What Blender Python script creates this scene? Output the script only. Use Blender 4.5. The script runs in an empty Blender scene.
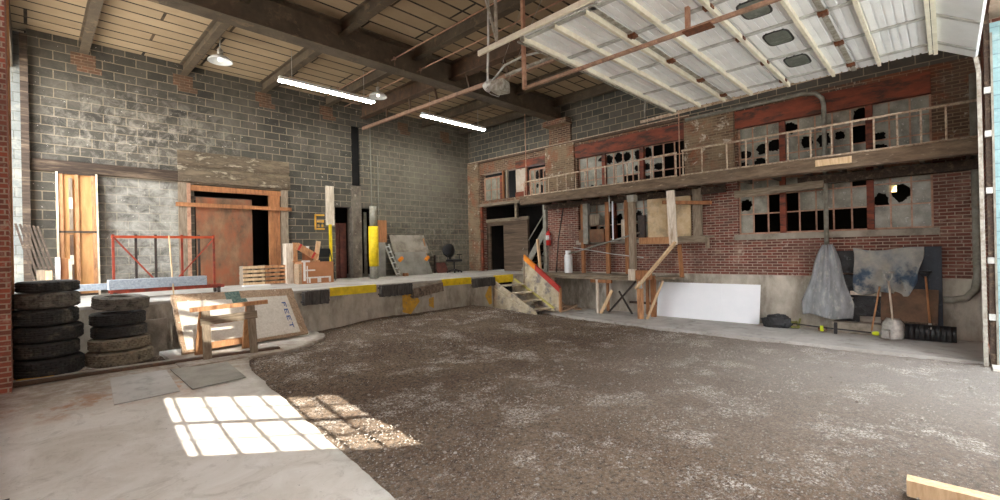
import bpy, bmesh, math, random
from mathutils import Vector, Matrix, noise
R = random.Random(7)
C = bpy.context.scene.collection
PI = math.pi
W, D, DZ, EY = 12.39, 13.76, 1.12, 10.25      # right wall plane, back wall plane, dock height, dock edge

# ------------------------------------------------------------------ node materials
MATS = {}
def nodes(name):
    m = bpy.data.materials.new(name); m.use_nodes = True
    nt = m.node_tree; nt.nodes.clear()
    out = nt.nodes.new('ShaderNodeOutputMaterial'); b = nt.nodes.new('ShaderNodeBsdfPrincipled')
    nt.links.new(b.outputs[0], out.inputs[0])
    MATS[name] = m
    return m, nt, b
def lin(c):
    return tuple(((x/255)/12.92 if x/255 <= .04045 else ((x/255+.055)/1.055)**2.4) for x in c) + (1,)
def N(nt, t, **kw):
    n = nt.nodes.new(t)
    for k, v in kw.items():
        if k.startswith('i_'):
            n.inputs[k[2:].replace('_', ' ')].default_value = v
        else: setattr(n, k, v)
    return n
def coords(nt, swap=None, scale=None):
    tc = N(nt, 'ShaderNodeTexCoord'); o = tc.outputs['Object']
    if swap:
        s = N(nt, 'ShaderNodeSeparateXYZ'); c = N(nt, 'ShaderNodeCombineXYZ')
        nt.links.new(o, s.inputs[0])
        for i, a in enumerate(swap): nt.links.new(s.outputs['XYZ'.index(a)], c.inputs[i])
        o = c.outputs[0]
    if scale:
        m = N(nt, 'ShaderNodeMapping'); m.inputs['Scale'].default_value = scale
        nt.links.new(o, m.inputs[0]); o = m.outputs[0]
    return o
def fnoise(nt, vec, scale, detail=4, rough=.6, lo=.4, hi=.6, dist=0):
    n = N(nt, 'ShaderNodeTexNoise'); n.inputs['Scale'].default_value = scale; n.inputs['Detail'].default_value = detail
    n.inputs['Roughness'].default_value = rough; n.inputs['Distortion'].default_value = dist
    nt.links.new(vec, n.inputs['Vector'])
    r = N(nt, 'ShaderNodeMapRange'); r.inputs[1].default_value = lo; r.inputs[2].default_value = hi
    nt.links.new(n.outputs['Fac'], r.inputs[0])
    return r.outputs[0]
def mix(nt, fac, a, b, mode='MIX'):
    n = N(nt, 'ShaderNodeMix', data_type='RGBA', blend_type=mode)
    for s, v in ((n.inputs[0], fac), (n.inputs[6], a), (n.inputs[7], b)):
        if isinstance(v, bpy.types.NodeSocket): nt.links.new(v, s)
        else: s.default_value = v
    return n.outputs[2]
def math_(nt, op, a, b=0.):
    n = N(nt, 'ShaderNodeMath', operation=op)
    for s, v in ((n.inputs[0], a), (n.inputs[1], b)):
        if isinstance(v, bpy.types.NodeSocket): nt.links.new(v, s)
        else: s.default_value = v
    return n.outputs[0]
def bump(nt, b, h, strength=.5, dist=.01):
    n = N(nt, 'ShaderNodeBump'); n.inputs['Strength'].default_value = strength; n.inputs['Distance'].default_value = dist
    nt.links.new(h, n.inputs['Height']); nt.links.new(n.outputs[0], b.inputs['Normal'])
def region(nt, lo, hi, axis, soft=.1):
    """1 inside lo..hi of an object-space axis"""
    s = N(nt, 'ShaderNodeSeparateXYZ'); nt.links.new(coords(nt), s.inputs[0]); o = s.outputs['XYZ'.index(axis)]
    def ss(a, b_):
        r = N(nt, 'ShaderNodeMapRange'); r.inputs[1].default_value = a; r.inputs[2].default_value = b_
        nt.links.new(o, r.inputs[0]); return r.outputs[0]
    return math_(nt, 'MULTIPLY', ss(lo-soft, lo+soft), ss(hi+soft, hi-soft))

def plain(name, c1, c2=None, rough=.75, metal=0, scale=6, stretch=None, c3=None, f3=(.55, .7), s3=2, bs=.3, bd=.004, fs=60):
    """two-tone noise with an optional third stain colour and a fine bump"""
    m, nt, b = nodes(name)
    v = coords(nt, scale=stretch)
    c2 = c2 or tuple(x*.75 for x in c1)
    col = mix(nt, fnoise(nt, v, scale, 6, .65, .35, .65), lin(c1), lin(c2))
    if c3: col = mix(nt, fnoise(nt, v, s3, 6, .7, *f3), col, lin(c3))
    nt.links.new(col, b.inputs['Base Color'])
    b.inputs['Roughness'].default_value = rough; b.inputs['Metallic'].default_value = metal
    if bs: bump(nt, b, fnoise(nt, v, fs, 3, .6, .3, .7), bs, bd)
    return m

def masonry(name, swap, bw, rh, mortar, c1, c2, cm, stains=(), bumpy=.6, off=(0, 0, 0), extra=None, msm=.1):
    m, nt, b = nodes(name)
    v = coords(nt, swap)
    mp = N(nt, 'ShaderNodeMapping'); mp.inputs['Location'].default_value = off; nt.links.new(v, mp.inputs[0]); v = mp.outputs[0]
    # slight wobble so the courses are not ruler-straight
    wn = N(nt, 'ShaderNodeTexNoise'); wn.inputs['Scale'].default_value = 9; nt.links.new(v, wn.inputs['Vector'])
    va = N(nt, 'ShaderNodeVectorMath', operation='MULTIPLY_ADD'); nt.links.new(wn.outputs['Color'], va.inputs[0])
    va.inputs[1].default_value = (.012, .008, 0); nt.links.new(v, va.inputs[2])
    t = N(nt, 'ShaderNodeTexBrick'); t.inputs['Scale'].default_value = 1; t.inputs['Brick Width'].default_value = bw
    t.inputs['Row Height'].default_value = rh; t.inputs['Mortar Size'].default_value = mortar; t.inputs['Mortar Smooth'].default_value = msm
    t.inputs['Color1'].default_value = lin(c1); t.inputs['Color2'].default_value = lin(c2); t.inputs['Mortar'].default_value = lin(cm)
    t.inputs['Bias'].default_value = 0
    nt.links.new(va.outputs[0], t.inputs['Vector'])
    col = t.outputs['Color']
    g = fnoise(nt, v, 25, 5, .7, .2, .8)
    col = mix(nt, math_(nt, 'MULTIPLY', g, .35), col, (.01, .01, .01, 1))
    for sc, lo, hi, c, amt in stains:
        f = fnoise(nt, v, sc, 7, .68, lo, hi, .4)
        col = mix(nt, math_(nt, 'MULTIPLY', f, amt), col, lin(c))
    if extra: col = extra(nt, col, v)
    nt.links.new(col, b.inputs['Base Color']); b.inputs['Roughness'].default_value = .9
    h = math_(nt, 'SUBTRACT', math_(nt, 'MULTIPLY', g, .35), t.outputs['Fac'])
    bump(nt, b, h, bumpy, .012)
    return m

def mats():
    def white_low(nt, col, v):   # old whitewash on the lower left and flaking spots
        f = math_(nt, 'MULTIPLY', region(nt, 1.15, 2.75, 'X', .06), region(nt, .9, 3.75, 'Z', .05))
        f = math_(nt, 'MULTIPLY', f, fnoise(nt, v, 3.5, 7, .7, .30, .72, .5))
        col = mix(nt, math_(nt, 'MULTIPLY', f, .75), col, lin((196, 194, 184)))
        f = math_(nt, 'MULTIPLY', region(nt, .5, 3.5, 'X', 1.), region(nt, 4.0, 5.5, 'Z', .7))
        f = math_(nt, 'MULTIPLY', f, fnoise(nt, v, 4, 8, .75, .46, .66, .6))
        col = mix(nt, math_(nt, 'MULTIPLY', f, .7), col, lin((190, 182, 168)))
        f = math_(nt, 'MULTIPLY', region(nt, 9.5, 12.4, 'X', 1.), region(nt, 1.2, 3.3, 'Z', .6))
        f = math_(nt, 'MULTIPLY', f, fnoise(nt, v, 4.5, 8, .78, .5, .68, .6))
        col = mix(nt, math_(nt, 'MULTIPLY', f, .6), col, lin((176, 170, 158)))
        f = fnoise(nt, v, 11, 4, .8, .665, .70, .3)
        col = mix(nt, f, col, lin((215, 210, 200)))
        f = math_(nt, 'MULTIPLY', region(nt, 7.7, 12.6, 'X', .3), .45)
        return mix(nt, math_(nt, 'MULTIPLY', f, fnoise(nt, v, 6, 4, .6, .2, .7)), col, lin((134, 128, 112)))
    masonry('block', 'XZY', .4064, .2032, .010, (90, 87, 78), (62, 60, 54), (146, 134, 112),
            [(.5, .45, .7, (122, 116, 102), .5), (1.3, .5, .7, (42, 40, 36), .5)], .6, (0, .07, 0), white_low)
    masonry('block_side', 'YZX', .4064, .2032, .010, (96, 94, 86), (66, 66, 62), (165, 152, 128),
            [(.7, .45, .7, (120, 110, 94), .5)], .6, (0, .04, 0))
    masonry('block_white', 'XZY', .4064, .2032, .008, (124, 128, 124), (110, 114, 112), (92, 92, 86),
            [(2, .5, .7, (180, 176, 160), .5)], .5)
    masonry('block_blue', 'YZX', .4064, .2032, .008, (150, 186, 190), (138, 176, 182), (118, 150, 156),
            [(2, .55, .7, (176, 196, 196), .6)], .5)
    masonry('brick_red', 'YZX', .215, .0677, .0085, (138, 76, 62), (98, 58, 50), (182, 164, 146),
            [(.8, .45, .7, (96, 76, 66), .55), (2.5, .52, .72, (172, 150, 130), .45), (6, .6, .7, (200, 190, 176), .5)], .5, (0, .04, 0), None, .15)
    masonry('brick_dark', 'YZX', .215, .0677, .009, (112, 84, 68), (78, 58, 48), (160, 138, 112),
            [(1.2, .4, .65, (122, 100, 78), .55), (2.2, .5, .62, (146, 78, 44), .5), (5, .6, .68, (206, 196, 178), .7)], .6, (0, .04, 0), None, .15)
    masonry('brick_left', 'YZX', .215, .0677, .009, (158, 84, 62), (112, 66, 52), (186, 160, 138),
            [(1.0, .5, .7, (88, 66, 56), .6), (4, .56, .7, (196, 182, 164), .5)], .5)
    masonry('brick_pad', 'XZY', .215, .0677, .009, (132, 92, 68), (104, 74, 56), (146, 124, 100), [(3, .4, .6, (92, 76, 60), .7)], .5)
    plain('concrete', (164, 157, 144), (132, 125, 113), .9, scale=2.2, c3=(90, 84, 74), f3=(.5, .75), s3=1.1, bs=.5, fs=40)
    plain('concrete_face', (196, 190, 176), (152, 144, 130), .9, scale=3, stretch=(1, 1, .5), c3=(98, 90, 78), f3=(.5, .7), s3=1.4, bs=.5, fs=30)
    plain('dock_top', (186, 183, 176), (158, 153, 144), .8, scale=1.4, c3=(126, 120, 110), f3=(.55, .75), s3=2, bs=.2)
    plain('slab_right', (190, 188, 183), (166, 163, 156), .8, scale=1.2, c3=(120, 115, 106), f3=(.52, .75), s3=2.5, bs=.25)
    # foreground concrete: pale, with rust-coloured stain
    m, nt, b = nodes('slab'); v = coords(nt)
    col = mix(nt, fnoise(nt, v, 1.3, 8, .7, .35, .65, .8), lin((220, 217, 210)), lin((196, 190, 178)))
    col = mix(nt, math_(nt, 'MULTIPLY', fnoise(nt, v, 3, 8, .75, .52, .7, 1.5), .5), col, lin((140, 130, 116)))
    f = math_(nt, 'MULTIPLY', region(nt, -.6, 1.7, 'X', .3), region(nt, 7.3, 8.1, 'Y', .25))
    col = mix(nt, math_(nt, 'MULTIPLY', f, fnoise(nt, v, 2.4, 6, .7, .47, .6)), col, lin((176, 122, 78)))
    f = region(nt, 7.6, 9.5, 'Y', .5)
    col = mix(nt, math_(nt, 'MULTIPLY', f, fnoise(nt, v, 5, 8, .75, .2, .6)), col, lin((142, 128, 112)))
    f = fnoise(nt, v, 26, 3, .7, .68, .72)
    col = mix(nt, math_(nt, 'MULTIPLY', f, .7), col, lin((84, 76, 66)))
    nt.links.new(col, b.inputs['Base Color']); b.inputs['Roughness'].default_value = .65
    bump(nt, b, fnoise(nt, v, 12, 6, .7, .3, .7), .25, .006)
    # dirt
    m, nt, b = nodes('dirt'); v = coords(nt)
    col = mix(nt, fnoise(nt, v, .7, 6, .65, .38, .62, .3), lin((110, 88, 68)), lin((138, 118, 97)))
    col = mix(nt, fnoise(nt, v, 24, 6, .8, .46, .58), col, lin((58, 47, 37)))
    fr = math_(nt, 'MULTIPLY', region(nt, -3, 3.4, 'Y', 1.8), region(nt, 6.2, 12, 'X', 2.2))      # drier, greyer gravel near the door, with some daylight painted in
    col = mix(nt, math_(nt, 'MULTIPLY', fr, .75), col, lin((164, 160, 155)))
    pale = math_(nt, 'MULTIPLY', fnoise(nt, v, .9, 8, .8, .52, .60, 0), fnoise(nt, v, 38, 4, .8, .50, .55))
    pale2 = math_(nt, 'MULTIPLY', region(nt, -.5, 4.5, 'Y', 1.6), fnoise(nt, v, 48, 3, .75, .50, .58))
    col = mix(nt, math_(nt, 'MULTIPLY', pale2, .45), col, lin((190, 174, 156)))
    col = mix(nt, math_(nt, 'MULTIPLY', pale, .9), col, lin((226, 220, 210)))
    sp = fnoise(nt, v, 85, 2, .6, .62, .68)
    col = mix(nt, math_(nt, 'MULTIPLY', sp, .6), col, lin((200, 192, 180)))
    nt.links.new(col, b.inputs['Base Color']); b.inputs['Roughness'].default_value = .95
    bump(nt, b, fnoise(nt, v, 45, 6, .75, .3, .7), .9, .02)
    plain('dirt_low', (70, 58, 48), (96, 82, 70), .95, scale=5, bs=.8, bd=.02)
    plain('stone', (190, 184, 174), (120, 110, 98), .9, scale=1.5, bs=0)
    # timbers
    st = (1, 1, .12)
    plain('wood_dark', (74, 60, 48), (48, 38, 30), .85, scale=9, stretch=(.3, 3, 3), c3=(120, 104, 86), f3=(.52, .7), s3=3)
    plain('wood_grey', (150, 136, 116), (112, 98, 82), .85, scale=14, stretch=(2, 2, .3))
    plain('wood_grey_h', (146, 132, 112), (104, 92, 76), .85, scale=14, stretch=(.3, .3, 3), c3=(84, 72, 60), s3=3)
    plain('wood_pale', (222, 196, 158), (196, 164, 124), .75, scale=12, stretch=(2, 2, .3))
    plain('wood_tan', (196, 148, 104), (164, 116, 78), .75, scale=12, stretch=(2, 2, .4), c3=(128, 92, 66), s3=3)
    plain('wood_orange', (172, 116, 72), (134, 90, 56), .75, scale=8, stretch=(2, 2, .4), c3=(104, 66, 42), s3=3)
    plain('wood_white', (222, 212, 196), (188, 172, 150), .8, scale=10, stretch=(2, 2, .4), c3=(150, 130, 106), s3=3)
    plain('ply', (204, 156, 100), (184, 134, 82), .7, scale=4, stretch=(3, 3, .5), c3=(170, 130, 88), f3=(.58, .75), s3=2)
    plain('ply_edge', (226, 216, 196), (196, 176, 144), .7)
    plain('door_brown', (136, 102, 74), (94, 70, 52), .8, scale=2.6, stretch=(1.4, 1, .7), c3=(140, 82, 52), f3=(.46, .64), s3=1.6, bs=.4)
    plain('door_red', (112, 62, 50), (82, 46, 40), .7, scale=6)
    plain('fascia', (122, 104, 84), (84, 70, 56), .9, scale=4, stretch=(1, .5, 2.5), c3=(188, 172, 150), f3=(.60, .74), s3=6, bs=.6, fs=30)
    plain('red_paint', (140, 68, 42), (106, 50, 32), .7, scale=4, stretch=(1, .5, 2), c3=(66, 44, 32), f3=(.48, .62), s3=3.5, bs=.4)
    plain('red_rust', (168, 66, 40), (122, 52, 38), .7, scale=8, c3=(96, 52, 40), s3=4)
    plain('orange_paint', (206, 84, 36), (172, 66, 34), .6, scale=8)
    plain('black_post', (46, 42, 40), (70, 56, 48), .7, scale=10)
    plain('yellow', (244, 214, 22), (214, 184, 24), .6, scale=7, c3=(120, 104, 40), f3=(.66, .72), s3=14)
    plain('yellow_old', (222, 172, 60), (190, 146, 60), .8, scale=7, c3=(150, 136, 110), f3=(.56, .66), s3=9)
    plain('steel_brown', (92, 80, 64), (70, 60, 48), .7, scale=3, c3=(118, 100, 78), s3=5)
    plain('steel_rust', (98, 76, 58), (72, 56, 44), .7, scale=4, c3=(124, 88, 62), s3=6)
    plain('lath', (112, 94, 76), (80, 66, 52), .85, scale=5, stretch=(1, .4, 6), c3=(58, 46, 36), f3=(.5, .7), s3=1.2)
    plain('column', (120, 112, 100), (88, 80, 70), .9, scale=5, c3=(160, 150, 136), f3=(.58, .68), s3=6)
    plain('lintel', (124, 110, 90), (66, 56, 44), .9, scale=3, stretch=(.6, 1, 2.2), c3=(186, 174, 152), f3=(.56, .66), s3=3, bs=.8, bd=.02, fs=14)
    plain('moss', (126, 128, 52), (92, 94, 44), .6, scale=9)
    masonry('brick_tan', 'YZX', .215, .0677, .009, (132, 110, 86), (104, 84, 66), (152, 132, 106),
            [(1.4, .45, .65, (146, 126, 100), .7), (2.4, .52, .64, (142, 76, 46), .55), (5, .58, .66, (208, 198, 180), .75)], .5)
    masonry('brick_pier', 'XZY', .215, .0677, .009, (168, 88, 66), (124, 70, 56), (176, 156, 136),
            [(1.0, .5, .7, (96, 76, 66), .6), (4, .56, .7, (196, 182, 164), .5)], .5)
    plain('pipe_rust', (168, 136, 114), (126, 98, 80), .6, scale=9, c3=(196, 150, 120), s3=14)
    plain('pipe_pink', (190, 150, 124), (150, 110, 88), .6, scale=9)
    plain('pipe_grey', (150, 148, 136), (118, 114, 102), .6, scale=7, c3=(150, 120, 90), f3=(.62, .72), s3=8)
    plain('galv', (206, 208, 204), (170, 172, 168), .45, .3, scale=8)
    plain('galv_dirty', (182, 180, 170), (120, 112, 98), .5, .2, scale=12)
    plain('rail_paint', (212, 196, 172), (160, 132, 108), .6, scale=14, c3=(120, 84, 64), f3=(.55, .66), s3=20)
    plain('door_panel', (236, 238, 238), (222, 224, 224), .5, scale=2, bs=0)
    plain('door_rib', (232, 228, 208), (210, 204, 184), .5, scale=6)
    plain('door_window', (112, 120, 112), (84, 92, 86), .3, scale=7, c3=(160, 164, 154), s3=9)
    plain('rust_spot', (120, 72, 40), (84, 52, 34), .8, scale=20)
    plain('rubber', (54, 53, 52), (32, 32, 32), .8, scale=8, c3=(110, 104, 92), f3=(.54, .74), s3=4, bs=.4, fs=40)
    plain('rubber_grey', (112, 106, 96), (74, 70, 64), .85, scale=9, c3=(52, 50, 47), f3=(.52, .66), s3=9, bs=.4, fs=40)
    plain('rubber_tan', (142, 132, 112), (104, 96, 82), .85, scale=10, c3=(60, 56, 50), f3=(.54, .66), s3=9, bs=.4, fs=40)
    plain('bumper', (96, 92, 88), (50, 49, 48), .85, scale=14, stretch=(4, 1, .4), c3=(110, 104, 96), f3=(.58, .7), s3=8)
    plain('bumper_old', (150, 134, 116), (100, 88, 78), .85, scale=10, c3=(60, 56, 52), s3=5)
    plain('white_board', (240, 243, 246), (232, 236, 240), .5, scale=1, bs=0)
    plain('sheet_white', (214, 208, 196), (196, 188, 174), .7, scale=26, c3=(176, 166, 148), f3=(.55, .75), s3=3, bs=.5, fs=50)
    plain('foam_brown', (184, 158, 130), (142, 118, 94), .9, scale=22, c3=(220, 204, 180), f3=(.58, .66), s3=22, bs=.8, bd=.02, fs=25)
    plain('mesh_green', (62, 92, 84), (120, 140, 130), .7, scale=30, bs=0)
    plain('blue_ink', (44, 72, 132), (60, 92, 150), .7)
    plain('granite', (168, 178, 186), (140, 150, 160), .5, scale=30, c3=(60, 64, 70), f3=(.62, .7), s3=16, bs=0)
    plain('card', (182, 124, 84), (166, 110, 72), .8, scale=3, bs=0)
    plain('tape_white', (236, 232, 226), (216, 210, 202), .6, bs=0)
    plain('tape_red', (190, 52, 42), (170, 44, 38), .6, bs=0)
    plain('black_plastic', (26, 27, 30), (16, 17, 19), .45, bs=0)
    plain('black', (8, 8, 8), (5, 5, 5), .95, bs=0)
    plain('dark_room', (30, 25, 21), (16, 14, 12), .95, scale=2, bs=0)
    plain('sheet_metal', (152, 150, 142), (122, 120, 112), .55, .2, scale=2.5, c3=(152, 148, 138), f3=(.5, .7), s3=2)
    plain('board_brown', (112, 84, 62), (80, 60, 46), .8, scale=4, c3=(98, 78, 56), s3=5)
    plain('osb', (214, 192, 156), (196, 168, 126), .85, scale=5, c3=(160, 142, 114), f3=(.5, .68), s3=2.2, bs=.5, fs=60)
    plain('tarp_grey', (150, 154, 156), (118, 122, 124), .7, scale=4, stretch=(2, 2, .7), c3=(176, 176, 170), f3=(.52, .68), s3=6, bs=.4)
    plain('tarp_blue', (160, 158, 148), (108, 116, 124), .7, scale=3, stretch=(1, 1, 1), c3=(58, 78, 98), f3=(.52, .62), s3=1.5, bs=.4)
    plain('tarp_black', (44, 46, 48), (26, 28, 30), .55, scale=5, c3=(90, 96, 98), f3=(.58, .68), s3=8, bs=.8, bd=.02, fs=16)
    plain('slate', (50, 58, 68), (34, 40, 48), .6, scale=4, c3=(76, 84, 92), f3=(.56, .7), s3=8)
    plain('alu', (186, 186, 180), (150, 150, 144), .4, .6, scale=20)
    plain('lime', (206, 222, 30), (186, 204, 30), .5, bs=0)
    plain('red_gloss', (196, 36, 28), (168, 30, 26), .35, bs=0)
    plain('white_gloss', (228, 232, 232), (206, 210, 210), .4, scale=4, bs=0)
    plain('stair_side', (206, 196, 170), (172, 158, 132), .8, scale=5, c3=(128, 120, 118), f3=(.5, .62), s3=3)
    plain('stair_red', (186, 50, 34), (160, 44, 34), .6)
    plain('stair_orange', (240, 150, 30), (226, 124, 28), .6)
    plain('stair_lime', (206, 202, 116), (196, 184, 120), .7)
    plain('old_door', (196, 186, 172), (170, 154, 136), .8, scale=3, c3=(156, 70, 52), f3=(.55, .62), s3=2)
    # roof deck: long steel/gypsum planks with dark joints along X
    m, nt, b = nodes('deck'); v = coords(nt)
    t = N(nt, 'ShaderNodeTexBrick', offset=.37, offset_frequency=3); t.inputs['Scale'].default_value = 1; t.inputs['Brick Width'].default_value = 3.1
    t.inputs['Row Height'].default_value = .41; t.inputs['Mortar Size'].default_value = .026; t.inputs['Mortar Smooth'].default_value = 0
    t.inputs['Color1'].default_value = lin((168, 148, 120)); t.inputs['Color2'].default_value = lin((148, 130, 104)); t.inputs['Mortar'].default_value = lin((28, 20, 12))
    nt.links.new(v, t.inputs['Vector'])
    col = mix(nt, math_(nt, 'MULTIPLY', fnoise(nt, v, 2, 6, .7, .45, .7), .5), t.outputs[0], lin((140, 118, 90)))
    nt.links.new(col, b.inputs['Base Color']); b.inputs['Roughness'].default_value = .85
    # dirty glass that lets a little through
    m, nt, b = nodes('glass_dirty'); v = coords(nt)
    col = mix(nt, fnoise(nt, v, 3.5, 6, .7, .38, .62), lin((164, 162, 146)), lin((120, 119, 106)))
    col = mix(nt, fnoise(nt, v, 14, 4, .7, .60, .70), col, lin((196, 194, 182)))
    nt.links.new(col, b.inputs['Base Color']); b.inputs['Roughness'].default_value = .35
    tr = N(nt, 'ShaderNodeBsdfTransparent'); mx = N(nt, 'ShaderNodeMixShader'); mx.inputs[0].default_value = .12
    nt.links.new(b.outputs[0], mx.inputs[1]); nt.links.new(tr.outputs[0], mx.inputs[2])
    nt.links.new(mx.outputs[0], nt.nodes['Material Output'].inputs[0])
    m, nt, b = nodes('glass_clear'); b.inputs['Base Color'].default_value = (.9, .95, .95, 1); b.inputs['Roughness'].default_value = .05
    tr = N(nt, 'ShaderNodeBsdfTransparent'); mx = N(nt, 'ShaderNodeMixShader'); mx.inputs[0].default_value = .9
    nt.links.new(b.outputs[0], mx.inputs[1]); nt.links.new(tr.outputs[0], mx.inputs[2])
    nt.links.new(mx.outputs[0], nt.nodes['Material Output'].inputs[0])
    m, nt, b = nodes('glass_sun_dimmer'); b.inputs['Base Color'].default_value = (.6, .6, .56, 1); b.inputs['Roughness'].default_value = .4  # half-clear pane, added to dim the sun on the leaning panel
    tr = N(nt, 'ShaderNodeBsdfTransparent'); mx = N(nt, 'ShaderNodeMixShader'); mx.inputs[0].default_value = .45
    nt.links.new(b.outputs[0], mx.inputs[1]); nt.links.new(tr.outputs[0], mx.inputs[2])
    nt.links.new(mx.outputs[0], nt.nodes['Material Output'].inputs[0])
    for nm, c, s in (('tube_glow', (1, .97, .9, 1), 30), ('bulb_glow', (1, .93, .8, 1), .5), ('room_lamp', (1, .72, .25, 1), 2.5)):
        m, nt, b = nodes(nm); b.inputs['Emission Color'].default_value = c; b.inputs['Emission Strength'].default_value = s
mats()

# ------------------------------------------------------------------ mesh helpers
class MB:
    def __init__(s): s.bm = bmesh.new(); s.mi = 0
    def quad(s, pts):
        f = s.bm.faces.new([s.bm.verts.new(p) for p in pts]); f.material_index = s.mi; return f
    def box(s, x0, x1, y0, y1, z0, z1, mat=None):
        v = [s.bm.verts.new((x, y, z)) for z in (z0, z1) for x, y in ((x0, y0), (x1, y0), (x1, y1), (x0, y1))]
        if mat is not None:
            for q in v: q.co = mat @ q.co
        for f in ((3, 2, 1, 0), (4, 5, 6, 7), (0, 1, 5, 4), (1, 2, 6, 5), (2, 3, 7, 6), (3, 0, 4, 7)):
            s.bm.faces.new([v[i] for i in f]).material_index = s.mi
        return s
    def bar(s, p, q, w, h, up=(0, 0, 1)):
        """box from p to q, w across, h along up"""
        p, q, up = Vector(p), Vector(q), Vector(up)
        d = (q-p); L = d.length; d.normalize()
        if abs(d.dot(up)) > .98: up = Vector((0, 1, 0))
        a = d.cross(up).normalized(); u = a.cross(d).normalized()
        M = Matrix((( *a, ), ( *u, ), ( *d, ))).transposed().to_4x4(); M.translation = p
        return s.box(-w/2, w/2, -h/2, h/2, 0, L, M)
    def tube(s, pts, r, n=8, r2=None, cap=True):
        pts = [Vector(p) for p in pts]; rings = []
        prev = None
        for i, p in enumerate(pts):
            if i == 0: d = pts[1]-p
            elif i == len(pts)-1: d = p-pts[i-1]
            else: d = (pts[i+1]-p).normalized()+(p-pts[i-1]).normalized()
            d.normalize()
            if prev is None:
                up = Vector((0, 0, 1)) if abs(d.z) < .9 else Vector((0, 1, 0))
                a = d.cross(up).normalized()
            else: a = (prev - d*prev.dot(d)).normalized()
            prev = a; u = a.cross(d)
            rr = r if r2 is None else r + (r2-r)*i/(len(pts)-1)
            rings.append([s.bm.verts.new(p + (a*math.cos(t*2*PI/n)+u*math.sin(t*2*PI/n))*rr) for t in range(n)])
        for i in range(len(rings)-1):
            for k in range(n):
                f = s.bm.faces.new((rings[i][k], rings[i][(k+1) % n], rings[i+1][(k+1) % n], rings[i+1][k]))
                f.material_index = s.mi; f.smooth = True
        if cap:
            for rg in (rings[0], rings[-1]): s.bm.faces.new(rg).material_index = s.mi
        return s
    def lathe(s, prof, M=None, n=32, closed=False, wob=0):
        """prof: (r, z) list, revolved around z"""
        rings = []
        for r, z in prof:
            rg = []
            for t in range(n):
                a = t*2*PI/n; v = Vector((r*math.cos(a), r*math.sin(a), z))
                rg.append(s.bm.verts.new(M @ v if M is not None else v))
            rings.append(rg)
        m = len(rings)
        for i in range(m if closed else m-1):
            A, B = rings[i], rings[(i+1) % m]
            for k in range(n):
                f = s.bm.faces.new((A[k], A[(k+1) % n], B[(k+1) % n], B[k])); f.smooth = True; f.material_index = s.mi
        if not closed:
            for rg in (rings[0], rings[-1]):
                if (rg[0].co-rg[n//2].co).length > 1e-4: s.bm.faces.new(rg).material_index = s.mi
        return s
    def prism(s, poly, d, M=None):
        """extrude a planar polygon (list of 3d points) by vector d"""
        d = Vector(d); a = [Vector(p) for p in poly]; b = [p+d for p in a]
        if M is not None: a = [M@p for p in a]; b = [M@p for p in b]
        A = [s.bm.verts.new(p) for p in a]; B = [s.bm.verts.new(p) for p in b]; n = len(A)
        s.bm.faces.new(A[::-1]).material_index = s.mi; s.bm.faces.new(B).material_index = s.mi
        for i in range(n): s.bm.faces.new((A[i], A[(i+1) % n], B[(i+1) % n], B[i])).material_index = s.mi
        return s
    def build(s, name, mats_, parent=None, bev=0, **tags):
        bmesh.ops.recalc_face_normals(s.bm, faces=s.bm.faces)
        me = bpy.data.meshes.new(name); s.bm.to_mesh(me); s.bm.free()
        for m in ([mats_] if isinstance(mats_, str) else mats_): me.materials.append(MATS[m])
        o = bpy.data.objects.new(name, me); C.objects.link(o)
        if bev:
            md = o.modifiers.new('bevel', 'BEVEL'); md.width = bev; md.segments = 2; md.limit_method = 'ANGLE'
        if parent is not None:
            o.parent = parent; pt = parent
            off = Vector((0, 0, 0))
            while pt is not None: off += pt.location; pt = pt.parent
            if parent.type != 'MESH' and off.length > 0 and not tags.pop('local', False): o.matrix_parent_inverse = Matrix.Translation(-off)
        tags.pop('local', None)
        for k, v in tags.items(): o[k] = v
        return o
def thing(name, loc, label, cat, group=None, kind=None):
    o = bpy.data.objects.new(name, None); C.objects.link(o); o.location = loc; o.empty_display_size = .1
    o['label'] = label; o['category'] = cat
    if group: o['group'] = group
    if kind: o['kind'] = kind
    bpy.context.view_layer.update()
    return o
def T(label, cat, group=None):
    d = dict(label=label, category=cat)
    if group: d['group'] = group
    return d
S = dict(kind='structure')
def bx(*a): return MB().box(*a)

def gz(x, y):      # height of the ground: rises a little towards the dock
    def ss(v, a, b):
        t = min(1, max(0, (v-a)/(b-a))); return t*t*(3-2*t)
    h = .2*ss(y, 5.2, 9.2)
    h += .1*ss(y, 8.2, 10.2)*ss(x, 4.2, 6.5)
    return h*(1-ss(x, 9.2, 10.5)*.9)

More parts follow.
